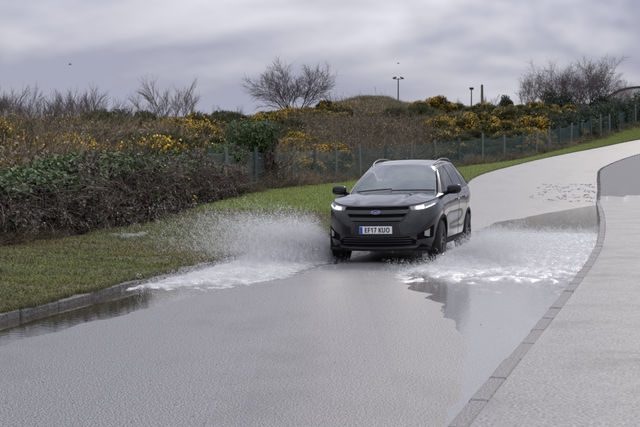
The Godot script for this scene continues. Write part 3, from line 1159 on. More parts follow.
# an ivy mass on a post: brown stalky column with a green bushy head
func ivy_head(sd: int) -> Dictionary:
	rng.seed = sd
	var ivy := Soup.new()
	var dead := Soup.new()
	var st := Soup.new()
	var gs := [Color(.045, .085, .022), Color(.06, .11, .028), Color(.032, .06, .018), Color(.075, .12, .035)]
	var ds := [Color(.062, .044, .038), Color(.045, .032, .029), Color(.09, .066, .052), Color(.12, .092, .075)]
	for i in 3600:
		var y := rng.randf()
		var a := rng.randf() * TAU
		var r := (0.16 + 0.08 * sin(y * 9.0 + a * 2.0)) * sqrt(rng.randf_range(.3, 1.0)) + y * .05
		leaf(dead, Vector3(cos(a) * r, y * 0.9, sin(a) * r), Vector3(cos(a), .2, sin(a)) + jit(.5), .03, shade_of(ds))
	for i in 9:
		var c := Vector3(rng.randf_range(-.62, .02), rng.randf_range(.62, .86), rng.randf_range(-.4, .3))
		for k in 420:
			var d := jit(1.0).normalized()
			leaf(ivy, c + d * rng.randf_range(.15, .27) * Vector3(1.2, .75, 1.2), (d + jit(.6)).normalized(), .034, shade_of(gs))
		st.limb(Vector3(0, .4, 0), c, .018, .008, 4, ds[0])
	st.limb(Vector3(0, -.1, 0), Vector3(0, .9, 0), .05, .03, 6, ds[1])
	return {"ivy_leaves": ivy.mesh(), "dead_leaves": dead.mesh(), "stems": st.mesh()}

func build_hedge() -> void:
	var kinds := []
	for i in 4: kinds.append(hedge_stretch(300 + i, 2.6, 1.0, [1.0, 0.75, 0.9, 0.45][i]))
	var u := -235.0
	var prev := fence_at(u)
	var run := 3.0
	var n := 0
	rng.seed = 62
	while u < 232.0:
		u += 0.5
		var p := fence_at(u)
		run += p.distance_to(prev)
		prev = p
		if run < 2.05: continue
		run = 0.0
		var q := fence_at(u + 3.0)
		var turn := atan2(-(q - p).z, (q - p).x)
		var h := lerpf(1.0, 1.32, smoothstep(-50.0, 160.0, u)) * rng.randf_range(.92, 1.12)
		if u > 192.0: h *= 0.72
		var k := n * 7 % 4
		if u > 178.0: k = 3
		var s := shrub("ivy_hedge", "stretch of hedge where ivy and dead bramble smother the fence", "hedge", kinds[k], p, Vector3(1.0 if n % 2 else -1.0, h, rng.randf_range(1.0, 1.35)), turn, "overgrown hedge stretches along the verge")
		s.set_meta("label", ["hedge stretch thick with green ivy over brown dead stems", "brown hedge stretch with some ivy along its top", "hedge stretch with patchy green ivy above dead bramble", "mostly dead brown bramble stretch of the hedge"][k])
		s.set_meta("group", ["ivy rich hedge stretches", "brown topped hedge stretches", "patchy hedge stretches", "dead bramble hedge stretches"][k])
		n += 1
	var head := ivy_head(320)
	var head2 := ivy_head(321)
	shrub("ivy_clad_post", "lower ivy clad post with a green bushy head beside the mesh fence", "ivy", head, fence_at(239) , Vector3(1.5, 2.05, 1.5), 0.1, "")
	shrub("ivy_clad_post", "tallest ivy clad post with a large green head above the mesh fence", "ivy", head2, fence_at(268), Vector3(2.0, 2.95, 2.0), 0.0, "")
	# dead tufts at the foot of the hedge
	u = -140.0
	n = 0
	while u < 262.0:
		rng.seed = 1200 + int(u)
		var p := land_at(u, rng.randf_range(.9, .97))
		var k := rng.randf_range(.28, .5)
		shrub("bramble", "small dead bramble tuft at the foot of the ivy hedge", "bramble", M.brush[n % 5], p, Vector3(k, k * .7, k), u, "dead bramble tufts along the hedge foot")
		n += 1
		u += 11.0

# ------------------------------------------------------------------ things on the skyline
func build_skyline() -> void:
	# floodlight with two heads
	var p := Vector3((398.0 - 320.0) / F_PX * 146.0, 5.6, -146.0)
	var t := thing("floodlight", "twin headed floodlight on a thin mast on the dune crest", "floodlight", p)
	part("mast", tube([Vector3.ZERO, Vector3(0, 2.4, 0), Vector3(0, 5.0, 0)], [.085, .07, .055], 8), M.dark_metal, t)
	var s := Soup.new()
	s.bevel_box(Vector3(0, 4.95, 0), Vector3(.95, .07, .07), .015)
	part("crossbar", s.mesh(), M.dark_metal, t)
	for sx in [-1.0, 1.0]:
		var h := Soup.new()
		h.bevel_box(Vector3.ZERO, Vector3(.42, .14, .36), .03)
		part("lamp_head", h.mesh(), M.dark_metal, t, Vector3(sx * .42, 5.08, .05), Vector3(.25, 0, sx * -.35))
	p = Vector3((471.0 - 320.0) / F_PX * 150.0, 5.6, -150.0)
	t = thing("floodlight", "single box floodlight on a short mast beside the wooden pole", "floodlight", p)
	part("mast", tube([Vector3.ZERO, Vector3(0, 2.0, 0), Vector3(0, 4.0, 0)], [.08, .07, .055], 8), M.dark_metal, t)
	var h2 := Soup.new()
	h2.bevel_box(Vector3.ZERO, Vector3(.46, .24, .3), .03)
	part("lamp_head", h2.mesh(), M.dark_metal, t, Vector3(0, 4.1, .05), Vector3(.3, 0, 0))
	p = Vector3((481.5 - 320.0) / F_PX * 140.0, 5.4, -140.0)
	t = thing("wooden_pole", "short thick weathered wooden pole on the skyline", "pole", p)
	part("shaft", tube([Vector3.ZERO, Vector3(.03, 2.0, 0), Vector3(0, 4.1, 0)], [.15, .14, .12], 8), M.wood, t)
	var cp := Soup.new()
	cp.limb(Vector3(0, 4.1, 0), Vector3(0, 4.2, 0), .14, .05, 8, Color.WHITE)
	part("cap", cp.mesh(), M.wood, t)
	# arched white building
	p = Vector3((641.0 - 320.0) / F_PX * 172.0, 7.4, -172.0)
	t = thing("arched_building", "white building with a dark rimmed arched roof behind the trees", "building", p)
	var rr := 5.0
	var wall := Soup.new()
	var mid := Vector3(0, 1.8, -6)
	for i in 24:
		var a0 := PI * i / 24.0
		var a1 := PI * (i + 1) / 24.0
		var q0 := Vector3(-cos(a0) * rr, 1.2 + sin(a0) * (rr - 2.6) , 0)
		var q1 := Vector3(-cos(a1) * rr, 1.2 + sin(a1) * (rr - 2.6), 0)
		wall.tri(Vector3(0, 1.2, 0), q1, q0, Color.WHITE)
	wall.out_quad(Vector3(-rr, -1, 0), Vector3(rr, -1, 0), Vector3(rr, 1.2, 0), Vector3(-rr, 1.2, 0), Vector3(0, 0, -5), Color.WHITE)
	part("end_wall", wall.mesh(), M.white_wall, t)
	var vault := PackedVector3Array()
	for j in 2:
		for i in 25:
			var a := PI * i / 24.0
			vault.append(Vector3(-cos(a) * (rr + .05), 1.2 + sin(a) * (rr - 2.55), 0.1 - 14.0 * j))
	part("roof", sheet(vault, 25, 2), M.white_wall, t)
	var rim_pts := []
	var rim_r := []
	for i in 25:
		var a := PI * i / 24.0
		rim_pts.append(Vector3(-cos(a) * (rr + .1), 1.2 + sin(a) * (rr - 2.5), 0.12))
		rim_r.append(.13)
	part("arch_rim", tube(rim_pts, rim_r, 8), M.dark_metal, t)
	var lw := Soup.new()
	lw.bevel_box(Vector3(-8.2, 0.3, -1), Vector3(6.4, 2.0, 2.0), .03)
	part("side_wing", lw.mesh(), M.white_wall, t)
	var eave := Soup.new()
	eave.bevel_box(Vector3(-8.2, 1.36, -.9), Vector3(6.7, .14, 2.4), .03)
	part("eaves", eave.mesh(), M.dark_metal, t)
	for i in 4:
		var fr := Soup.new()
		fr.bevel_box(Vector3.ZERO, Vector3(.09, 2.9 if i in [1, 2] else 2.0, .09), .02)
		part("mullion", fr.mesh(), M.dark_metal, t, Vector3(-3.0 + i * 2.0, 1.5 if i in [1, 2] else 1.1, .05))
	# gulls, far off
	for b in [[71.0, 65.0, 190.0, .3], [398.0, 64.0, 230.0, -.6]]:
		var g := thing("gull", "small gull gliding left of the bare trees" if b[0] < 200 else "small gull gliding above the twin floodlight", "bird", Vector3((b[0] - 320.0) / F_PX * b[2], EYE + (HORIZON - b[1]) * b[2] / F_PX, -b[2]), b[3])
		var bd := Soup.new()
		bd.limb(Vector3(-.2, 0, 0), Vector3(0, .02, 0), .03, .075, 6, Color(.25, .25, .27))
		bd.limb(Vector3(0, .02, 0), Vector3(.2, .02, 0), .075, .04, 6, Color(.3, .3, .32))
		bd.limb(Vector3(.2, .02, 0), Vector3(.28, .0, 0), .04, .008, 6, Color(.3, .25, .15))
		bd.tri(Vector3(-.2, 0, 0), Vector3(-.36, .01, .06), Vector3(-.36, .01, -.06), Color(.3, .3, .32))
		part("body", bd.mesh(), M.stone, g)
		for sz in [-1.0, 1.0]:
			var w := Soup.new()
			w.quad(Vector3(.1, .04, .03 * sz), Vector3(-.08, .04, .03 * sz), Vector3(-.06, .17, .36 * sz), Vector3(.08, .18, .36 * sz), Color(.22, .22, .24))
			w.tri(Vector3(.08, .18, .36 * sz), Vector3(-.06, .17, .36 * sz), Vector3(-.14, .10, .74 * sz), Color(.14, .14, .15))
			part("wing", w.mesh(), M.stone, g)

# ------------------------------------------------------------------ loose stones
func pebble(sd: int) -> ArrayMesh:
	rng.seed = sd
	var s := Soup.new()
	var r := []
	for i in 6: r.append(rng.randf_range(.75, 1.15))
	var top := Vector3(0, .5, 0)
	for i in 6:
		var a := TAU * i / 6.0
		var b := TAU * (i + 1) / 6.0
		var p := Vector3(cos(a) * r[i], 0.05, sin(a) * r[i])
		var q := Vector3(cos(b) * r[(i + 1) % 6], 0.05, sin(b) * r[(i + 1) % 6])
		var p2 := p * .65 + top * .85
		var q2 := q * .65 + top * .85
		s.out_quad(p, q, q2, p2, Vector3.ZERO, Color.WHITE)
		s.out_tri(p2, q2, top, Vector3.ZERO, Color.WHITE)
		s.out_quad(p, q, q + Vector3(0, -.4, 0), p + Vector3(0, -.4, 0), Vector3.ZERO, Color.WHITE)
	return s.mesh()

func build_stones() -> void:
	var pb := pebble(71)
	var xf := []
	var cols := []
	rng.seed = 72
	for i in 1500:   # grit washed out at the end of the pavement puddle
		var d := rng.randf_range(48.5, 60.0)
		var q := pow(rng.randf(), 1.3) * 2.6
		var x := xr(d) - 0.1 - q
		if rut.get_noise_2d(x * 6.0, d * 2.5) < 0.12: continue
		var s := .008 + .03 * pow(rng.randf(), 3.0)
		xf.append(Transform3D(Basis(Vector3.UP, rng.randf() * TAU).scaled(Vector3(s * 1.4, s * .7, s)), Vector3(x, rise(d) + .045, -d)))
		cols.append(Color(1, .97, .93) * rng.randf_range(.06, .26))
	for i in 6:
		var d := rng.randf_range(8.0, 18.0)
		var x := xr(d) - rng.randf() * 1.0 * pool_right(d) - .05
		var s := rng.randf_range(.004, .014)
		xf.append(Transform3D(Basis(Vector3.UP, rng.randf() * TAU).scaled(Vector3(s, s * .8, s)), Vector3(x, 0.0, -d)))
		cols.append(Color(1, .95, .9) * rng.randf_range(.03, .1))
	for i in 3000:
		var d := rng.randf_range(7.5, 40.0)
		var x := lerpf(xl(d), xr(d), rng.randf_range(.15, .8))
		var s := rng.randf_range(.003, .008)
		xf.append(Transform3D(Basis(Vector3.UP, rng.randf() * TAU).scaled(Vector3(s, s * .6, s)), Vector3(x, road_y(x, d, xl(d), xr(d), pool_left(d), pool_right(d)), -d)))
		cols.append(Color(1, .97, .93) * (rng.randf_range(.02, .08) if i % 3 else rng.randf_range(.25, .45)))
	scatter("grit", pb, M.stone, xf, cols, "dark grit and small stones washed over the wet road", "grit")
	# broken stones lying on the verge before the hedge
	var kinds := [pebble(73), pebble(74), pebble(75)]
	for i in 16:
		rng.seed = 800 + i
		var u := rng.randf_range(104.0, 142.0)
		var p := land_at(u, rng.randf_range(.52, .66))
		var s := rng.randf_range(.05, .13)
		var o := part(numbered("stone"), kinds[i % 3], M.stone_grey, self, p + Vector3(0, .01, 0), Vector3(0, rng.randf() * TAU, 0))
		o.scale = Vector3(s * 1.5, s * .6, s)
		tag(o, "flat grey broken stone lying on the grass before the hedge", "stone", "broken stones on the verge")

# ------------------------------------------------------------------ the car
# local frame: z forward, x to the car's left, y up, origin on the ground under the front axle
const CAR_AT := Vector3(1.15, -0.015, -21.55)
const CAR_YAW := -15.3
const Z0 := -0.05
const Z1 := -2.75
const SE := 3.0
const ARCH := 0.405
const AXLES := [0.0, -2.69]

func zf(y: float) -> float: return curve([.18, .26, .34, .46, .62, .76, .87, .94, 1.0], [.74, .85, .905, .935, .925, .905, .88, .845, .79], y)
func zr(y: float) -> float: return curve([.2, .45, .7, .95, 1.1, 1.25], [-3.46, -3.60, -3.60, -3.55, -3.49, -3.42], y)
func y_top(z: float) -> float: return curve([-3.6, -3.2, -2.6, -1.5, -.5, -.1, .25, .55, .75, .88], [1.20, 1.20, 1.175, 1.13, 1.10, 1.085, 1.06, 1.02, .985, .955], z)
func y_bot(z: float) -> float: return curve([-3.6, -3.0, -2.2, -.4, .5, .95], [.33, .28, .25, .25, .24, .23], z)
func hw(t: float) -> float: return curve([0, .07, .25, .5, .68, .80, .90, 1.0], [.83, .868, .90, .914, .919, .914, .898, .868], t)

# point of the lower body: c runs from nose centre (0) along the flank to tail centre (3), y is height
func shell(c: float, t: float, off := 0.0) -> Vector3:
	var zz: float
	if c <= 1.0:
		zz = Z0 + (.92 - Z0) * pow(cos(c * PI / 2), 2.0 / SE)
	elif c <= 2.0: zz = lerpf(Z0, Z1, c - 1.0)
	else: zz = Z1 + (-3.58 - Z1) * pow(sin((c - 2.0) * PI / 2), 2.0 / SE)
	var y := lerpf(y_bot(zz), y_top(zz), t)
	var w := hw(t) + off
	if c <= 1.0:
		var a := c * PI / 2
		return Vector3(w * pow(sin(a), 2.0 / SE), y, Z0 + (zf(y) + off - Z0) * pow(maxf(cos(a), 0.0), 2.0 / SE))
	if c <= 2.0:
		# haunches over the wheels, waist between
		w += 0.012 * (exp(-pow(zz / .45, 2.0)) + exp(-pow((zz + 2.69) / .5, 2.0))) * sin(PI * clampf(t, 0, 1))
		w -= 0.016 * exp(-pow((t - .42) / .16, 2.0)) * smoothstep(-.35, -.8, zz) * smoothstep(-2.4, -1.9, zz)
		return Vector3(w, y, zz)
	var b := (c - 2.0) * PI / 2
	return Vector3(w * pow(maxf(cos(b), 0.0), 2.0 / SE), y, Z1 + (zr(y) - off - Z1) * pow(sin(b), 2.0 / SE))

# the same by height in metres
func shell_y(c: float, y: float, off := 0.0) -> Vector3:
	var p := shell(c, .5)
	return shell(c, (y - y_bot(p.z)) / (y_top(p.z) - y_bot(p.z)), off)

func mirror_x(p: PackedVector3Array) -> PackedVector3Array:
	var q := p.duplicate()
	for i in q.size(): q[i].x = -q[i].x
	return q

func joined(a: ArrayMesh, b: ArrayMesh) -> ArrayMesh:
	a.add_surface_from_arrays(Mesh.PRIMITIVE_TRIANGLES, b.surface_get_arrays(0))
	return a

# a patch of skin laid over the body between two edges: lo/hi are [c, y] rows of equal count; s mirrors it
func skin(lo: Array, hi: Array, rows: int, off: float, s := 1.0) -> ArrayMesh:
	var p := PackedVector3Array()
	for j in rows + 1:
		for i in lo.size():
			var c := lerpf(lo[i][0], hi[i][0], float(j) / rows)
			var y := lerpf(lo[i][1], hi[i][1], float(j) / rows)
			p.append(shell_y(c, y, off))
	if s < 0: p = mirror_x(p)
	return sheet(p, lo.size(), rows + 1, s < 0)

# a patch across the nose: rows of [y at centre, half width, y at its ends]
func nose(rows: Array, off: float, n := 33) -> ArrayMesh:
	var p := PackedVector3Array()
	for r in rows:
		for i in n:
			var s := -1.0 + 2.0 * i / (n - 1)
			var x: float = absf(s) * r[1]
			var y: float = lerpf(r[0], r[2], s * s)
			var t := (y - .24) / (.985 - .24)
			var c := asin(pow(clampf(x / hw(clampf(t, 0, 1)), 0, 1), SE / 2.0)) / (PI / 2)
			var q := shell_y(c, y, off)
			q.x *= signf(s)
			p.append(q)
	return sheet(p, n, rows.size(), false)

func fill(rows: Array, k: int) -> Array:
	var a := []
	for i in rows.size() - 1:
		for j in k:
			var w := float(j) / k
			a.append([lerpf(rows[i][0], rows[i + 1][0], w), lerpf(rows[i][1], rows[i + 1][1], w), lerpf(rows[i][2], rows[i + 1][2], w)])
	a.append(rows[-1])
	return a

func roof_y(r: float) -> float: return curve([0, .15, .4, .65, .88, 1.0], [1.597, 1.642, 1.675, 1.672, 1.64, 1.60], r)
func roof_w(r: float) -> float: return curve([0, .2, .5, .8, 1.0], [.575, .598, .605, .592, .56], r)
func roof_pt(s: float, r: float) -> Vector3:
	return Vector3(s * roof_w(r), roof_y(r) - .030 * s * s - .022 * pow(absf(s), 7.0), lerpf(-1.08 - .13 * s * s, -3.15 - .03 * s * s, r))
func screen_pt(s: float, t: float) -> Vector3:
	var a := Vector3(s * .735, 1.138 - .03 * s * s, -.17 - .26 * s * s)
	var p := a.lerp(roof_pt(s, 0.0), t)
	var b := 4.0 * t * (1.0 - t)
	return p + Vector3(s * .012, .018, .028) * b
func glass_side(s: float, t: float) -> Vector3:
	var zb := curve([0, .08, .38, .68, 1.0], [-.43, -.62, -1.6, -2.5, -3.40], s)
	var a := Vector3(lerpf(.755, .862, smoothstep(0, .12, s)) - .05 * smoothstep(.8, 1.0, s), y_top(zb) + .004, zb)
	var r := curve([0, .38, .68, 1.0], [0.0, .25, .66, .98], s)
	var p := a.lerp(roof_pt(1.0, r) + Vector3(.004, -.004, 0), t)
	return p + Vector3(.03, .012, 0) * 4.0 * t * (1.0 - t) * .6

func side_patch(s0: float, s1: float, t0: float, t1: float, side: float, off := 0.0) -> ArrayMesh:
	var p := PackedVector3Array()
	for j in 9:
		for i in 9:
			p.append(glass_side(lerpf(s0, s1, i / 8.0), lerpf(t0, t1, j / 8.0)) + Vector3(off, off * .4, 0))
	if side < 0: p = mirror_x(p)
	return sheet(p, 9, 9, side < 0)

func blob(size: Vector3, e: float, n := 16) -> ArrayMesh:
	var p := PackedVector3Array()
	for j in n + 1:
		var v := PI * (float(j) / n - .5)
		for i in n * 2 + 1:
			var u := TAU * i / (n * 2)
			var cv := pow(absf(cos(v)), e)
			p.append(Vector3(signf(cos(u)) * pow(absf(cos(u)), e) * cv * size.x, signf(sin(v)) * pow(absf(sin(v)), e) * size.y, signf(sin(u)) * pow(absf(sin(u)), e) * cv * size.z) * .5)
	return sheet(p, n * 2 + 1, n + 1, false)

func box(size: Vector3, b: float) -> ArrayMesh:
	var s := Soup.new()
	s.bevel_box(Vector3.ZERO, size, b)
	return s.mesh()

func lettering(text: String, height: float, font: Font, depth := 0.004) -> TextMesh:
	var t := TextMesh.new()
	t.text = text
	t.font = font
	t.font_size = 64
	t.pixel_size = height / 46.0
	t.depth = depth
	return t

func wheel(parent: Node3D, side: float, z: float) -> void:
	var w := Node3D.new()
	w.name = "wheel"
	parent.add_child(w, true)
	w.position = Vector3(side * .80, .345, z)
	if z > -1.0: w.rotation.y = deg_to_rad(2.0)
	part("tyre", lathe_x([[-.11, .235], [-.118, .29], [-.105, .328], [-.085, .342], [-.03, .346], [.03, .346], [.085, .342], [.105, .328], [.118, .29], [.11, .235]], 40), M.rubber, w)
	part("rim", lathe_x([[-.10, .23], [-.05, .215], [.05, .215], [.09, .225], [.11, .236]], 40), M.rim, w)
	part("brake_disc", lathe_x([[.0, .02], [.005, .16], [-.01, .16], [-.015, .02]], 28), M.silver, w)
	part("hub", lathe_x([[.04, .065], [.075, .06], [.085, .03], [.085, .001]], 20), M.rim, w).scale = Vector3(side, 1, 1)
	for k in 10:
		var a := TAU * k / 10.0 + (.09 if k % 2 else -.09)
		var s := Soup.new()
		s.limb(Vector3(side * .065, 0, 0), Vector3(side * .088, .222, 0), .026, .018, 6, Color.WHITE)
		part("spoke", s.mesh(), M.rim, w, Vector3.ZERO, Vector3(a, 0, 0))

func build_car() -> void:
	var car := thing("car", "dark grey estate car with lit headlights driving through the puddles", "car", CAR_AT, deg_to_rad(CAR_YAW))
	car.rotation_order = EULER_ORDER_YXZ
	car.rotation.z = deg_to_rad(1.1)
	car.rotation.x = deg_to_rad(0.3)
	# ---- shell, doors cut out as parts of their own
	var cs := []
	for i in 31: cs.append(i / 30.0)
	for i in range(1, 91): cs.append(1.0 + i / 90.0)
	for i in range(1, 23): cs.append(2.0 + i / 22.0)
	var nu := cs.size()
	var nv := 27
	var p := PackedVector3Array()
	var inside := PackedByteArray()
	for j in nv:
		for i in nu:
			var q := shell(cs[i], j / (nv - 1.0))
			var hit := 0
			for az in AXLES:
				var dz: float = q.z - az
				var dy := q.y - .345
				var r := sqrt(dz * dz + dy * dy)
				if r < ARCH and q.x > .55:
					hit = 1
					var k := ARCH / maxf(r, .02)
					var cc: float = cs[i]
					q = Vector3(q.x, .345 + dy * k, az + dz * k)
			p.append(q)
			inside.append(hit)
	var doors := [[-.74, -1.655], [-1.665, -2.42]]
	var keep := PackedByteArray()
	var dk := [PackedByteArray(), PackedByteArray()]
	for j in nv:
		for i in nu:
			var ok := 1
			if i < nu - 1 and j < nv - 1:
				var a := j * nu + i
				if inside[a] + inside[a + 1] + inside[a + nu] + inside[a + nu + 1] == 4: ok = 0
				var zc := (p[a].z + p[a + 1].z) * .5
				for k in 2:
					var ind: bool = ok == 1 and zc < doors[k][0] and zc > doors[k][1] and p[a].y > .36
					dk[k].append(1 if ind else 0)
					if ind: ok = 0
			else:
				dk[0].append(0)
				dk[1].append(0)
			keep.append(ok)
	var pm := mirror_x(p)
	part("body", joined(sheet(p, nu, nv, false, PackedColorArray(), keep), sheet(pm, nu, nv, true, PackedColorArray(), keep)), M.paint, car)
	for s in [1.0, -1.0]:
		for k in 2:
			var door := part("door", sheet(p if s > 0 else pm, nu, nv, s < 0, PackedColorArray(), dk[k]), M.paint, car)
			part("handle", box(Vector3(.028, .032, .2), .01), M.paint, door, Vector3(s * .93, .985 if k == 0 else 1.0, [-1.5, -2.3][k]))
			# shut lines as slim black gaskets
			var soup := Soup.new()
			for zz in doors[k]:
				for m in 14:
					var y0 := lerpf(.36, y_top(zz) - .005, m / 14.0)
					var y1 := lerpf(.36, y_top(zz) - .005, (m + 1) / 14.0)
					var c: float = 1.0 + (Z0 - zz) / (Z0 - Z1)
					var a := shell_y(c, y0, .0025)
					var b := shell_y(c, y1, .0025)
					a.x *= s
					b.x *= s
					soup.quad(a + Vector3(0, 0, -.005), b + Vector3(0, 0, -.005), b + Vector3(0, 0, .005), a + Vector3(0, 0, .005), Color.WHITE)
			part("shut_line", soup.mesh(), M.plastic, door)
	# floor pan and shelf that close the shell
	part("floor_pan", box(Vector3(1.62, .06, 4.2), .02), M.plastic, car, Vector3(0, .26, -1.36))
	# ---- bonnet
	var hp := PackedVector3Array()
	var hn := 41
	var rows := 0
	for i in nu:
		var e := shell(cs[i], 1.0)
		if e.z < -.46: break
		var w := e.x
		for k in hn:
			var s := -1.0 + 2.0 * k / (hn - 1)
			var crown: float = curve([-.46, 0.0, .4, .7, .86], [.052, .052, .042, .026, .016], e.z)
			var y := e.y + crown * (1.0 - pow(absf(s), 2.6))
			var ridge := lerpf(.40, .56, smoothstep(.85, -.4, e.z))
			y += .011 * exp(-pow((absf(s * w) - ridge) / .06, 2.0)) * smoothstep(.86, .6, e.z)
			y -= .010 * exp(-pow((absf(s * w) - ridge + .13) / .08, 2.0)) * smoothstep(.86, .6, e.z)
			hp.append(Vector3(s * w, y, e.z))
		rows += 1
	var bonnet := part("bonnet", sheet(hp, hn, rows, true), M.paint, car)
	for s in [1.0, -1.0]:
		var gp := []
		var gr := []
		for i in nu:
			var e := shell(cs[i], 1.0)
			if e.z < -.44: break
			if i % 2 == 0:
				gp.append(Vector3(e.x * s, e.y + .001, e.z))
				gr.append(.0055)
		part("shut_line", tube(gp, gr, 6), M.plastic, bonnet)
	# ---- glasshouse
	var sp := PackedVector3Array()
	for j in 15:
		for i in 25: sp.append(screen_pt(-1.0 + 2.0 * i / 24.0, j / 14.0))
	var ws := part("windscreen", sheet(sp, 25, 15, false), M.glass, car)
	var cowl := PackedVector3Array()
	for j in 3:
		for i in 25:
			var s := -1.0 + 2.0 * i / 24.0
			var a := screen_pt(s, 0.0)
			cowl.append(a + Vector3(s * .03 * j, -.012 * j - .006, .10 * j))
	part("scuttle", sheet(cowl, 25, 3, true), M.plastic, car)
	# black band round the screen edge, on the inside face
	var band := Soup.new()
	for i in 24:
		var s0 := -1.0 + 2.0 * i / 24.0
		var s1 := -1.0 + 2.0 * (i + 1) / 24.0
		for tt in [[0.0, .05], [.95, 1.0]]:
			band.quad(screen_pt(s0, tt[0]) - Vector3(0, .006, .006), screen_pt(s1, tt[0]) - Vector3(0, .006, .006), screen_pt(s1, tt[1]) - Vector3(0, .006, .006), screen_pt(s0, tt[1]) - Vector3(0, .006, .006), Color.WHITE)
	part("screen_band", band.mesh(), M.gloss, ws)
	var rp := PackedVector3Array()
	for j in 25:
		for i in 25: rp.append(roof_pt(-1.0 + 2.0 * i / 24.0, j / 24.0))
	part("roof", sheet(rp, 25, 25, false), M.paint, car)
	for s in [1.0, -1.0]:
		for a in [[0.0, .055, 0.0, 1.0, M.paint, "pillar"], [.375, .405, .06, .92, M.gloss, "pillar"], [.665, .70, .06, .92, M.gloss, "pillar"], [.88, 1.0, 0.0, 1.0, M.paint, "pillar"], [.055, .88, 0.0, .06, M.gloss, "window_trim"], [.055, .88, .92, 1.0, M.paint, "roof_edge"]]:
			part(a[5], side_patch(a[0], a[1], a[2], a[3], s), a[4], car)
		for a in [[.055, .375], [.405, .665], [.70, .88]]:
			part("window", side_patch(a[0], a[1], .06, .92, s, -.004), M.tint, car)
		# roof rail: raised bar with swept ends
		var pts := []
		var rad := []
		for i in 19:
			var r := .03 + .90 * i / 18.0
			var q := roof_pt(.93 * s, r)
			var lift := .048 * pow(sin(PI * clampf(float(i) / 18.0, 0, 1)), .33) if i > 0 and i < 18 else -.005
			pts.append(q + Vector3(0, lift, 0))
			rad.append(.0135)
		var rail := part("roof_rail", tube(pts, rad, 8), M.rail, car)
		# door mirror
		var dm := part("door_mirror", blob(Vector3(.24, .165, .15), .62), M.gloss, car, Vector3(s * 1.0, 1.175, -.66), Vector3(0, s * -.14, s * .05))
		part("mirror_glass", box(Vector3(.19, .125, .006), .002), M.chrome, dm, Vector3(0, 0, -.073))
		part("indicator", box(Vector3(.10, .008, .01), .002), M.rail, dm, Vector3(s * .02, .0, .072))
		part("mirror_arm", tube([Vector3(s * -.22, -.09, -.02), Vector3(s * -.12, -.05, 0), Vector3(s * -.02, -.03, 0)], [.03, .035, .03], 8), M.plastic, dm)
	# tailgate
	var tg := PackedVector3Array()
	for j in 11:
		for i in 21:
			var s := -1.0 + 2.0 * i / 20.0
			var a := roof_pt(s, 1.0)
			var b := Vector3(s * .83, 1.195, -3.50 + .12 * pow(absf(s), 3.0))
			tg.append(a.lerp(b, j / 10.0) + Vector3(0, .02, -.05) * sin(PI * j / 10.0))
	part("tailgate_window", sheet(tg, 21, 11, false), M.tint, car)
	# ---- nose
	var grille := part("grille", nose(fill([[.690, .36, .700], [.78, .45, .785], [.875, .52, .885], [.935, .50, .945]], 5), .004), M.recess, car)
	for g in [[.742, .40, .050], [.855, .485, .056]]:
		var pr := []
		for k in 6:
			var w := k / 5.0
			pr.append([g[0] - g[2] * .5 + g[2] * w, g[1] + .035 * w, g[0] - g[2] * .5 + g[2] * w + .008])
		part("slat", nose(pr, .022), M.slat, grille)
		part("slat_edge", nose([[g[0] + g[2] * .5, g[1] + .035, g[0] + g[2] * .5 + .008], [g[0] + g[2] * .5 + .004, g[1] + .03, g[0] + g[2] * .5 + .012]], .012), M.gloss, grille)
	var rim_pts := []
	var rim_r := []
	for e in [[.37, .693], [.46, .785], [.535, .885], [.515, .945], [.3, .943], [0.0, .938], [-.3, .943], [-.515, .945], [-.535, .885], [-.46, .785], [-.37, .693], [-.2, .688], [0.0, .686], [.2, .688], [.37, .693]]:
		var t: float = (e[1] - .24) / .745
		var c := asin(pow(clampf(absf(e[0]) / hw(clampf(t, 0, 1)), 0, 1), SE / 2.0)) / (PI / 2)
		var q := shell_y(c, e[1], .008)
		q.x *= signf(e[0]) if e[0] != 0.0 else 1.0
		rim_pts.append(q)
		rim_r.append(.011)
	part("grille_frame", tube(rim_pts, rim_r, 8), M.gloss, grille)
	# oval badge
	var oval := CylinderMesh.new()
	oval.top_radius = .5
	oval.bottom_radius = .5
	oval.height = 1.0
	oval.radial_segments = 40
	var badge := part("badge", oval, M.chrome, car, Vector3(0, .858, .925), Vector3(PI / 2 - .12, 0, 0))
	badge.scale = Vector3(.158, .02, .066)
	var field := part("badge_field", oval, M.badge_blue, badge, Vector3(0, .18, 0))
	field.scale = Vector3(.90, 1.0, .84)
	var script_font := SystemFont.new()
	script_font.font_names = PackedStringArray(["Droid Serif"])
	script_font.font_italic = true
	script_font.font_weight = 700
	var word := part("badge_lettering", lettering("Ford", .038, script_font, .004), M.chrome, car, Vector3(0, .858, .941), Vector3(-.12, 0, .04))
	# number plate
	var plate := part("number_plate", box(Vector3(.53, .118, .012), .004), M.plate, car, Vector3(0, .575, .957), Vector3(.03, 0, 0))
	part("plate_band", box(Vector3(.045, .110, .004), .001), M.plate_blue, plate, Vector3(-.238, 0, .007))
	var sans := SystemFont.new()
	sans.font_names = PackedStringArray(["Droid Sans"])
	sans.font_weight = 700
	part("plate_lettering", lettering("EF17 KUO", .080, sans, .003), M.ink, plate, Vector3(.022, 0.0, .008)).scale = Vector3(.82, 1.0, 1.0)
	# lower intake, skid lip, fog lamps
	var low := part("lower_grille", nose(fill([[.315, .60, .335], [.40, .63, .40], [.455, .52, .47]], 4), .004), M.recess, car)
	for y in [.36, .40, .435]:
		part("slat", nose([[y - .006, .55, y - .002], [y + .006, .55, y + .010]], .012), M.slat, low)
	part("skid_lip", nose(fill([[.268, .60, .285], [.285, .63, .300], [.300, .64, .318]], 3), .012), M.silver_dark, car)
	part("plate_panel", nose(fill([[.48, .40, .48], [.60, .37, .60], [.668, .345, .672]], 4), .006), M.gloss, car)
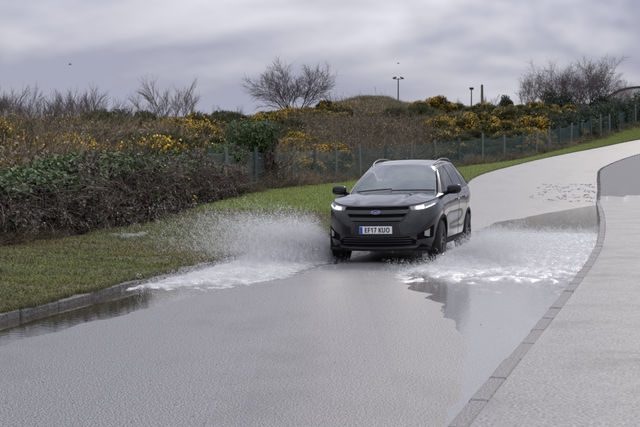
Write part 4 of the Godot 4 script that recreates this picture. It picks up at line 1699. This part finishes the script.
	for s in [1.0, -1.0]:
		var lo := []
		var hi := []
		for i in 9:
			var c := lerpf(.40, .72, i / 8.0)
			lo.append([c, lerpf(.41, .44, i / 8.0)])
			hi.append([c, lerpf(.50, .64, i / 8.0)])
		var sur := part("fog_lamp_surround", skin(lo, hi, 5, .006, s), M.recess, car)
		lo = []
		hi = []
		for i in 7:
			var c := lerpf(.515, .615, i / 6.0)
			lo.append([c, lerpf(.475, .455, i / 6.0)])
			hi.append([c, lerpf(.545, .585, i / 6.0)])
		part("fog_lamp", skin(lo, hi, 4, .016, s), M.silver, sur)
		lo = []
		hi = []
		for i in 6:
			var c := lerpf(.545, .60, i / 5.0)
			lo.append([c, lerpf(.545, .56, i / 5.0)])
			hi.append([c, lerpf(.56, .578, i / 5.0)])
		if s > 0: part("indicator", skin(lo, hi, 2, .02, s), M.amber, sur)
		# headlight
		var hl := [[.30, .890, .935], [.36, .878, .945], [.44, .880, .962], [.54, .900, .985], [.64, .925, 1.000], [.74, .955, 1.018], [.84, 1.0, 1.042]]
		lo = []
		hi = []
		for i in 25:
			var w := i / 24.0 * 6.0
			var a := int(minf(w, 5))
			lo.append([lerpf(hl[a][0], hl[a + 1][0], w - a), lerpf(hl[a][1], hl[a + 1][1], w - a)])
			hi.append([lerpf(hl[a][0], hl[a + 1][0], w - a), lerpf(hl[a][2], hl[a + 1][2], w - a)])
		var hd := part("headlight", skin(lo, hi, 6, .004, s), M.silver_dark, car)
		part("lens", skin(lo, hi, 6, .020, s), M.lens, hd)
		var elo := []
		var ehi := []
		for i in 8:
			var c := lerpf(.37, .52, i / 7.0)
			elo.append([c, .893 + .012 * i / 7.0])
			ehi.append([c, .938 + .022 * i / 7.0])
		part("lamp", skin(elo, ehi, 4, .012, s), M.lamp, hd)
		for cc in [.37, .445, .52]:
			var bl := []
			var bh := []
			for i in 3:
				bl.append([cc + .006 * i, .886 + (cc - .37) * .1])
				bh.append([cc + .006 * i, .944 + (cc - .37) * .16])
			part("lamp_divider", skin(bl, bh, 3, .015, s), M.gloss, hd)
		elo = []
		ehi = []
		for i in 10:
			var c := lerpf(.54, .76, i / 9.0)
			elo.append([c, lerpf(.91, .968, i / 9.0)])
			ehi.append([c, lerpf(.925, .980, i / 9.0)])
		part("running_light", skin(elo, ehi, 2, .012, s), M.lamp_soft, hd)
		var beam := SpotLight3D.new()
		beam.name = "beam"
		beam.light_energy = 0.35
		beam.light_color = Color(1.0, .95, .9)
		beam.spot_angle = 32.0
		beam.spot_range = 60.0
		beam.spot_attenuation = 2.0
		beam.light_size = .07
		beam.shadow_enabled = true
		beam.position = Vector3(s * .66, .92, .93)
		beam.rotation = Vector3(deg_to_rad(-3.0), PI, 0)
		hd.add_child(beam, true)
		# arch trims and liners
		for az in AXLES:
			var tp := PackedVector3Array()
			for j in 3:
				for i in 33:
					var an := deg_to_rad(-12.0) + deg_to_rad(204.0) * i / 32.0
					var rr: float = ARCH + [-.012, .022, .040][j]
					var zz: float = az + cos(an) * rr
					var yy := .345 + sin(an) * rr
					var c: float
					if zz > Z0: c = acos(pow(clampf((zz - Z0) / (zf(yy) - Z0), 0, 1), SE / 2.0)) / (PI / 2)
					elif zz > Z1: c = 1.0 + (Z0 - zz) / (Z0 - Z1)
					else: c = 2.0 + asin(pow(clampf((Z1 - zz) / (Z1 - zr(yy)), 0, 1), SE / 2.0)) / (PI / 2)
					tp.append(shell_y(c, maxf(yy, .25), [.006, .016, .001][j]))
			if s < 0: tp = mirror_x(tp)
			part("arch_trim", sheet(tp, 33, 3, s > 0), M.plastic, car)
			var lp := PackedVector3Array()
			for j in 2:
				for i in 25:
					var an := deg_to_rad(-15.0) + deg_to_rad(210.0) * i / 24.0
					lp.append(Vector3(s * (.52 if j == 0 else .90), .345 + sin(an) * (ARCH - .004), az + cos(an) * (ARCH - .004)))
			part("wheel_liner", sheet(lp, 25, 2, s < 0), M.rubber, car)
			wheel(car, s, az)
		# sill cladding
		lo = []
		hi = []
		for i in 21:
			var c := lerpf(1.15, 1.83, i / 20.0)
			lo.append([c, .252])
			hi.append([c, .355])
		part("sill_trim", skin(lo, hi, 4, .012, s), M.plastic, car)
		var tl := []
		var th := []
		for i in 9:
			var c := lerpf(2.22, 2.7, i / 8.0)
			tl.append([c, .96])
			th.append([c, 1.15])
		part("tail_light", skin(tl, th, 4, .01, s), M.tail, car)
	# wipers
	for w in [[-.60, .62, .045], [.02, .68, .04]]:
		var pts := []
		var rad := []
		for i in 13:
			var k := i / 12.0
			var x: float = w[0] + w[1] * k
			var sc := x / .72
			pts.append(screen_pt(clampf(sc, -1, 1), .03 + w[2] * k) + Vector3(0, .018, .018))
			rad.append(.011)
		part("wiper", tube(pts, rad, 6), M.rubber, car)
	# ---- cabin
	part("dashboard", box(Vector3(1.36, .24, .55), .06), M.plastic, car, Vector3(0, .97, -.62))
	for x in [-.37, .37]:
		var seat := part("seat", box(Vector3(.50, .16, .52), .05), M.cloth, car, Vector3(x, .62, -1.62))
		part("seat_back", box(Vector3(.48, .66, .14), .06), M.cloth, seat, Vector3(0, .36, -.30), Vector3(-.22, 0, 0))
		part("headrest", box(Vector3(.27, .18, .10), .045), M.cloth, seat, Vector3(0, .80, -.40))
	part("rear_seat", box(Vector3(1.25, .7, .16), .06), M.cloth, car, Vector3(0, .95, -2.75), Vector3(-.25, 0, 0))
	var ring := []
	var rr := []
	for i in 29:
		var a := TAU * i / 28.0
		ring.append(Vector3(cos(a) * .185, sin(a) * .185 * .9, sin(a) * -.08))
		rr.append(.016)
	part("steering_wheel", tube(ring, rr, 8), M.plastic, car, Vector3(-.37, 1.05, -.98))
	part("rear_view_mirror", box(Vector3(.25, .07, .04), .02), M.plastic, car, Vector3(0, 1.475, -1.02), Vector3(.1, 0, 0))
	part("camera_housing", box(Vector3(.16, .08, .06), .02), M.plastic, car, Vector3(0, 1.535, -1.04), Vector3(-.7, 0, 0))

# ------------------------------------------------------------------ splashes
# a little cloud of droplets, so that spray reads as fine broken water
func drop_mesh() -> ArrayMesh:
	rng.seed = 640
	var s := Soup.new()
	for k in 7:
		var c := jit(1.0).normalized() * rng.randf_range(0.0, 7.5)
		var r := rng.randf_range(.35, 1.0)
		var e := [Vector3(r, 0, 0), Vector3(0, r * 1.3, 0), Vector3(0, 0, r)]
		var from := s.v.size()
		for x in [-1.0, 1.0]:
			for y in [-1.0, 1.0]:
				for z in [-1.0, 1.0]: s.out_tri(c + e[0] * x, c + e[1] * y, c + e[2] * z, c, Color.WHITE)
		for i in range(from, s.v.size()): s.n[i] = (s.v[i] - c).normalized()
	return s.mesh()

# jets thrown from a wheel; speeds are measured against the moving car
func throw_water(xf: Array, cols: Array, from: Vector3, jets: int, each: int, side: Vector2, up: Vector2, ahead: Vector2, time: Vector2, loose: float, big: float, dir: float, floor_y := 0.0) -> void:
	var yaw := deg_to_rad(CAR_YAW)
	var fw := Vector3(sin(yaw), 0, cos(yaw))
	var lf := Vector3(cos(yaw), 0, -sin(yaw)) * dir
	for j in jets:
		var vs := rng.randf_range(side.x, side.y)
		var vu := lerpf(up.x, up.y, pow(rng.randf(), 1.5))
		var va := rng.randf_range(ahead.x, ahead.y)
		var v := lf * vs + fw * va + Vector3(0, vu, 0)
		var reach := rng.randf_range(.55, 1.0)
		for i in each:
			var t := lerpf(time.x, time.y, rng.randf()) * reach
			var p := from + fw * rng.randf_range(-.25, .25) + (v + jit(loose * (.5 + rng.randf()))) * t - Vector3(0, 4.9 * t * t, 0)
			if p.y < floor_y - .02: continue
			var r := big * exp(clampf(rng.randfn(0.0, .45), -1.3, 1.15)) * .5
			var st := 1.0 + rng.randf() * .9
			var b := Basis(jit(1.0).normalized(), rng.randf() * TAU).scaled(Vector3(r, r * st, r))
			xf.append(Transform3D(b, p))
			cols.append(Color(1, 1, 1) * rng.randf_range(.92, 1.0))

func build_splash() -> void:
	var drop := drop_mesh()
	var yaw := deg_to_rad(CAR_YAW)
	var fw := Vector3(sin(yaw), 0, cos(yaw))
	var lf := Vector3(cos(yaw), 0, -sin(yaw))
	var wr := CAR_AT - lf * .92 + fw * .25 + Vector3(0, .05, 0)
	var wl := CAR_AT + lf * .92 + fw * .2 + Vector3(0, .05, 0)
	var wl2 := CAR_AT + lf * .92 - fw * 2.5 + Vector3(0, .05, 0)
	rng.seed = 4001
	var churn := FastNoiseLite.new()
	churn.seed = 51
	churn.frequency = 1.1
	churn.fractal_octaves = 5
	var lots := [[], []]
	var tints := [[], []]
	throw_water(lots[0], tints[0], wr, 300, 330, Vector2(0.6, 5.6), Vector2(0.6, 3.8), Vector2(-.6, 2.4), Vector2(.02, .60), .6, .0048, -1.0)
	throw_water(lots[0], tints[0], wr, 130, 240, Vector2(2.0, 8.0), Vector2(.3, 2.2), Vector2(.3, 6.5), Vector2(.05, .6), .6, .0050, -1.0)
	throw_water(lots[0], tints[0], wr, 100, 110, Vector2(3.0, 8.5), Vector2(1.0, 3.3), Vector2(-1.5, 3.0), Vector2(.15, .66), 1.2, .0050, -1.0, .1)
	throw_water(lots[1], tints[1], wl, 90, 300, Vector2(1.5, 6.5), Vector2(.5, 3.0), Vector2(-1.8, 1.5), Vector2(.03, .54), .26, .0052, 1.0)
	throw_water(lots[1], tints[1], wl, 90, 150, Vector2(.5, 6.0), Vector2(.2, 1.5), Vector2(1.0, 7.0), Vector2(.05, .5), .5, .0050, 1.0)
	throw_water(lots[1], tints[1], wl2, 70, 260, Vector2(1.0, 6.0), Vector2(.4, 3.0), Vector2(-1.5, 2.0), Vector2(.03, .54), .26, .0052, 1.0)
	# churned water on the puddles, and the low spray dancing over it
	for side in 2:
		var p := PackedVector3Array()
		var c := PackedColorArray()
		var nu := 130
		var rows := 0
		var d := 15.3 if side == 0 else 16.0
		var last := 29.0 if side == 0 else 36.0
		while d < last:
			var e := xl(d) if side == 0 else xr(d)
			var wide := 2.1 if side == 0 else 3.5
			for i in nu:
				var q := wide * i / (nu - 1.0)
				var x := e + (q if side == 0 else -q)
				var n := churn.get_noise_2d(x * 1.6, d * 1.2)
				var n2 := churn.get_noise_2d(x * 6.0 + 30.0, d * 6.0)
				var m: float
				if side == 0: m = smoothstep(15.7, 18.2, d + n) * (1.0 - smoothstep(24.5, 27.5, d)) * (1.0 - smoothstep(1.1, 2.0, q + n * .6))
				else: m = smoothstep(17.0, 19.5, d + n * 2.0) * (1.0 - smoothstep(26.5, 33.0, d + n * 2.0)) * (1.0 - smoothstep(2.3, 3.4, q + n * .6))
				var y := -.025 + m * (.036 + .030 * maxf(n + .2, 0.0) + .022 * n2) - (0.0 if m > .02 else .03)
				p.append(Vector3(x, y, -d))
				var w := smoothstep(-.30, .45, n * .6 + n2 * .9 + (m - .7) * .7)
				c.append(Color(.24, .235, .225).lerp(Color(.52, .52, .51), w))
				if m > .12 and rng.randf() < .55 * m:
					for k in 2:
						var r := .0027 * exp(clampf(rng.randfn(0.0, .45), -1.2, 1.1))
						var up := -log(maxf(rng.randf(), 1e-4)) * (.030 + .05 * maxf(n + .1, 0.0))
						lots[side].append(Transform3D(Basis(jit(1.0).normalized(), rng.randf() * TAU).scaled(Vector3(r, r * rng.randf_range(1.0, 1.5), r)), Vector3(x, maxf(y, 0) + up, -d) + jit(.03) * Vector3(1, 0, 1)))
						tints[side].append(Color(1, 1, 1) * rng.randf_range(.8, 1.0))
			rows += 1
			d += .04
		var o := part(numbered("foam"), sheet(p, nu, rows, side == 0, c), M.foam, self)
		tag(o, "churned white foam beside the grass kerb below the high spray" if side == 0 else "churned white foam on the puddle toward the pavement", "foam", "", "stuff")
		scatter("water_spray", drop, M.drop, lots[side], tints[side], "high white fan of spray thrown over the grass verge" if side == 0 else "low wide sheet of white spray thrown toward the pavement", "spray")
		print("drops ", lots[side].size())

# ------------------------------------------------------------------
func _ready() -> void:
	set_up_view()
	make_materials()
	M.stone_grey = mat(lin(.15, .15, .145), .8)
	M.silver_dark = mat(lin(.12, .12, .125), .35, .6)
	M.lamp_soft = M.lamp.duplicate()
	M.lamp_soft.emission_energy_multiplier = 2.5
	M.tail = mat(lin(.25, .01, .01), .15)
	build_land()
	build_road()
	build_pavement()
	build_kerbs()
	print("land ", Time.get_ticks_msec())
	build_scrub()
	build_trees()
	print("scrub ", Time.get_ticks_msec())
	build_fence()
	build_hedge()
	build_skyline()
	print("fence ", Time.get_ticks_msec())
	build_car()
	build_grass()
	build_stones()
	build_splash()
	print("done ", Time.get_ticks_msec())
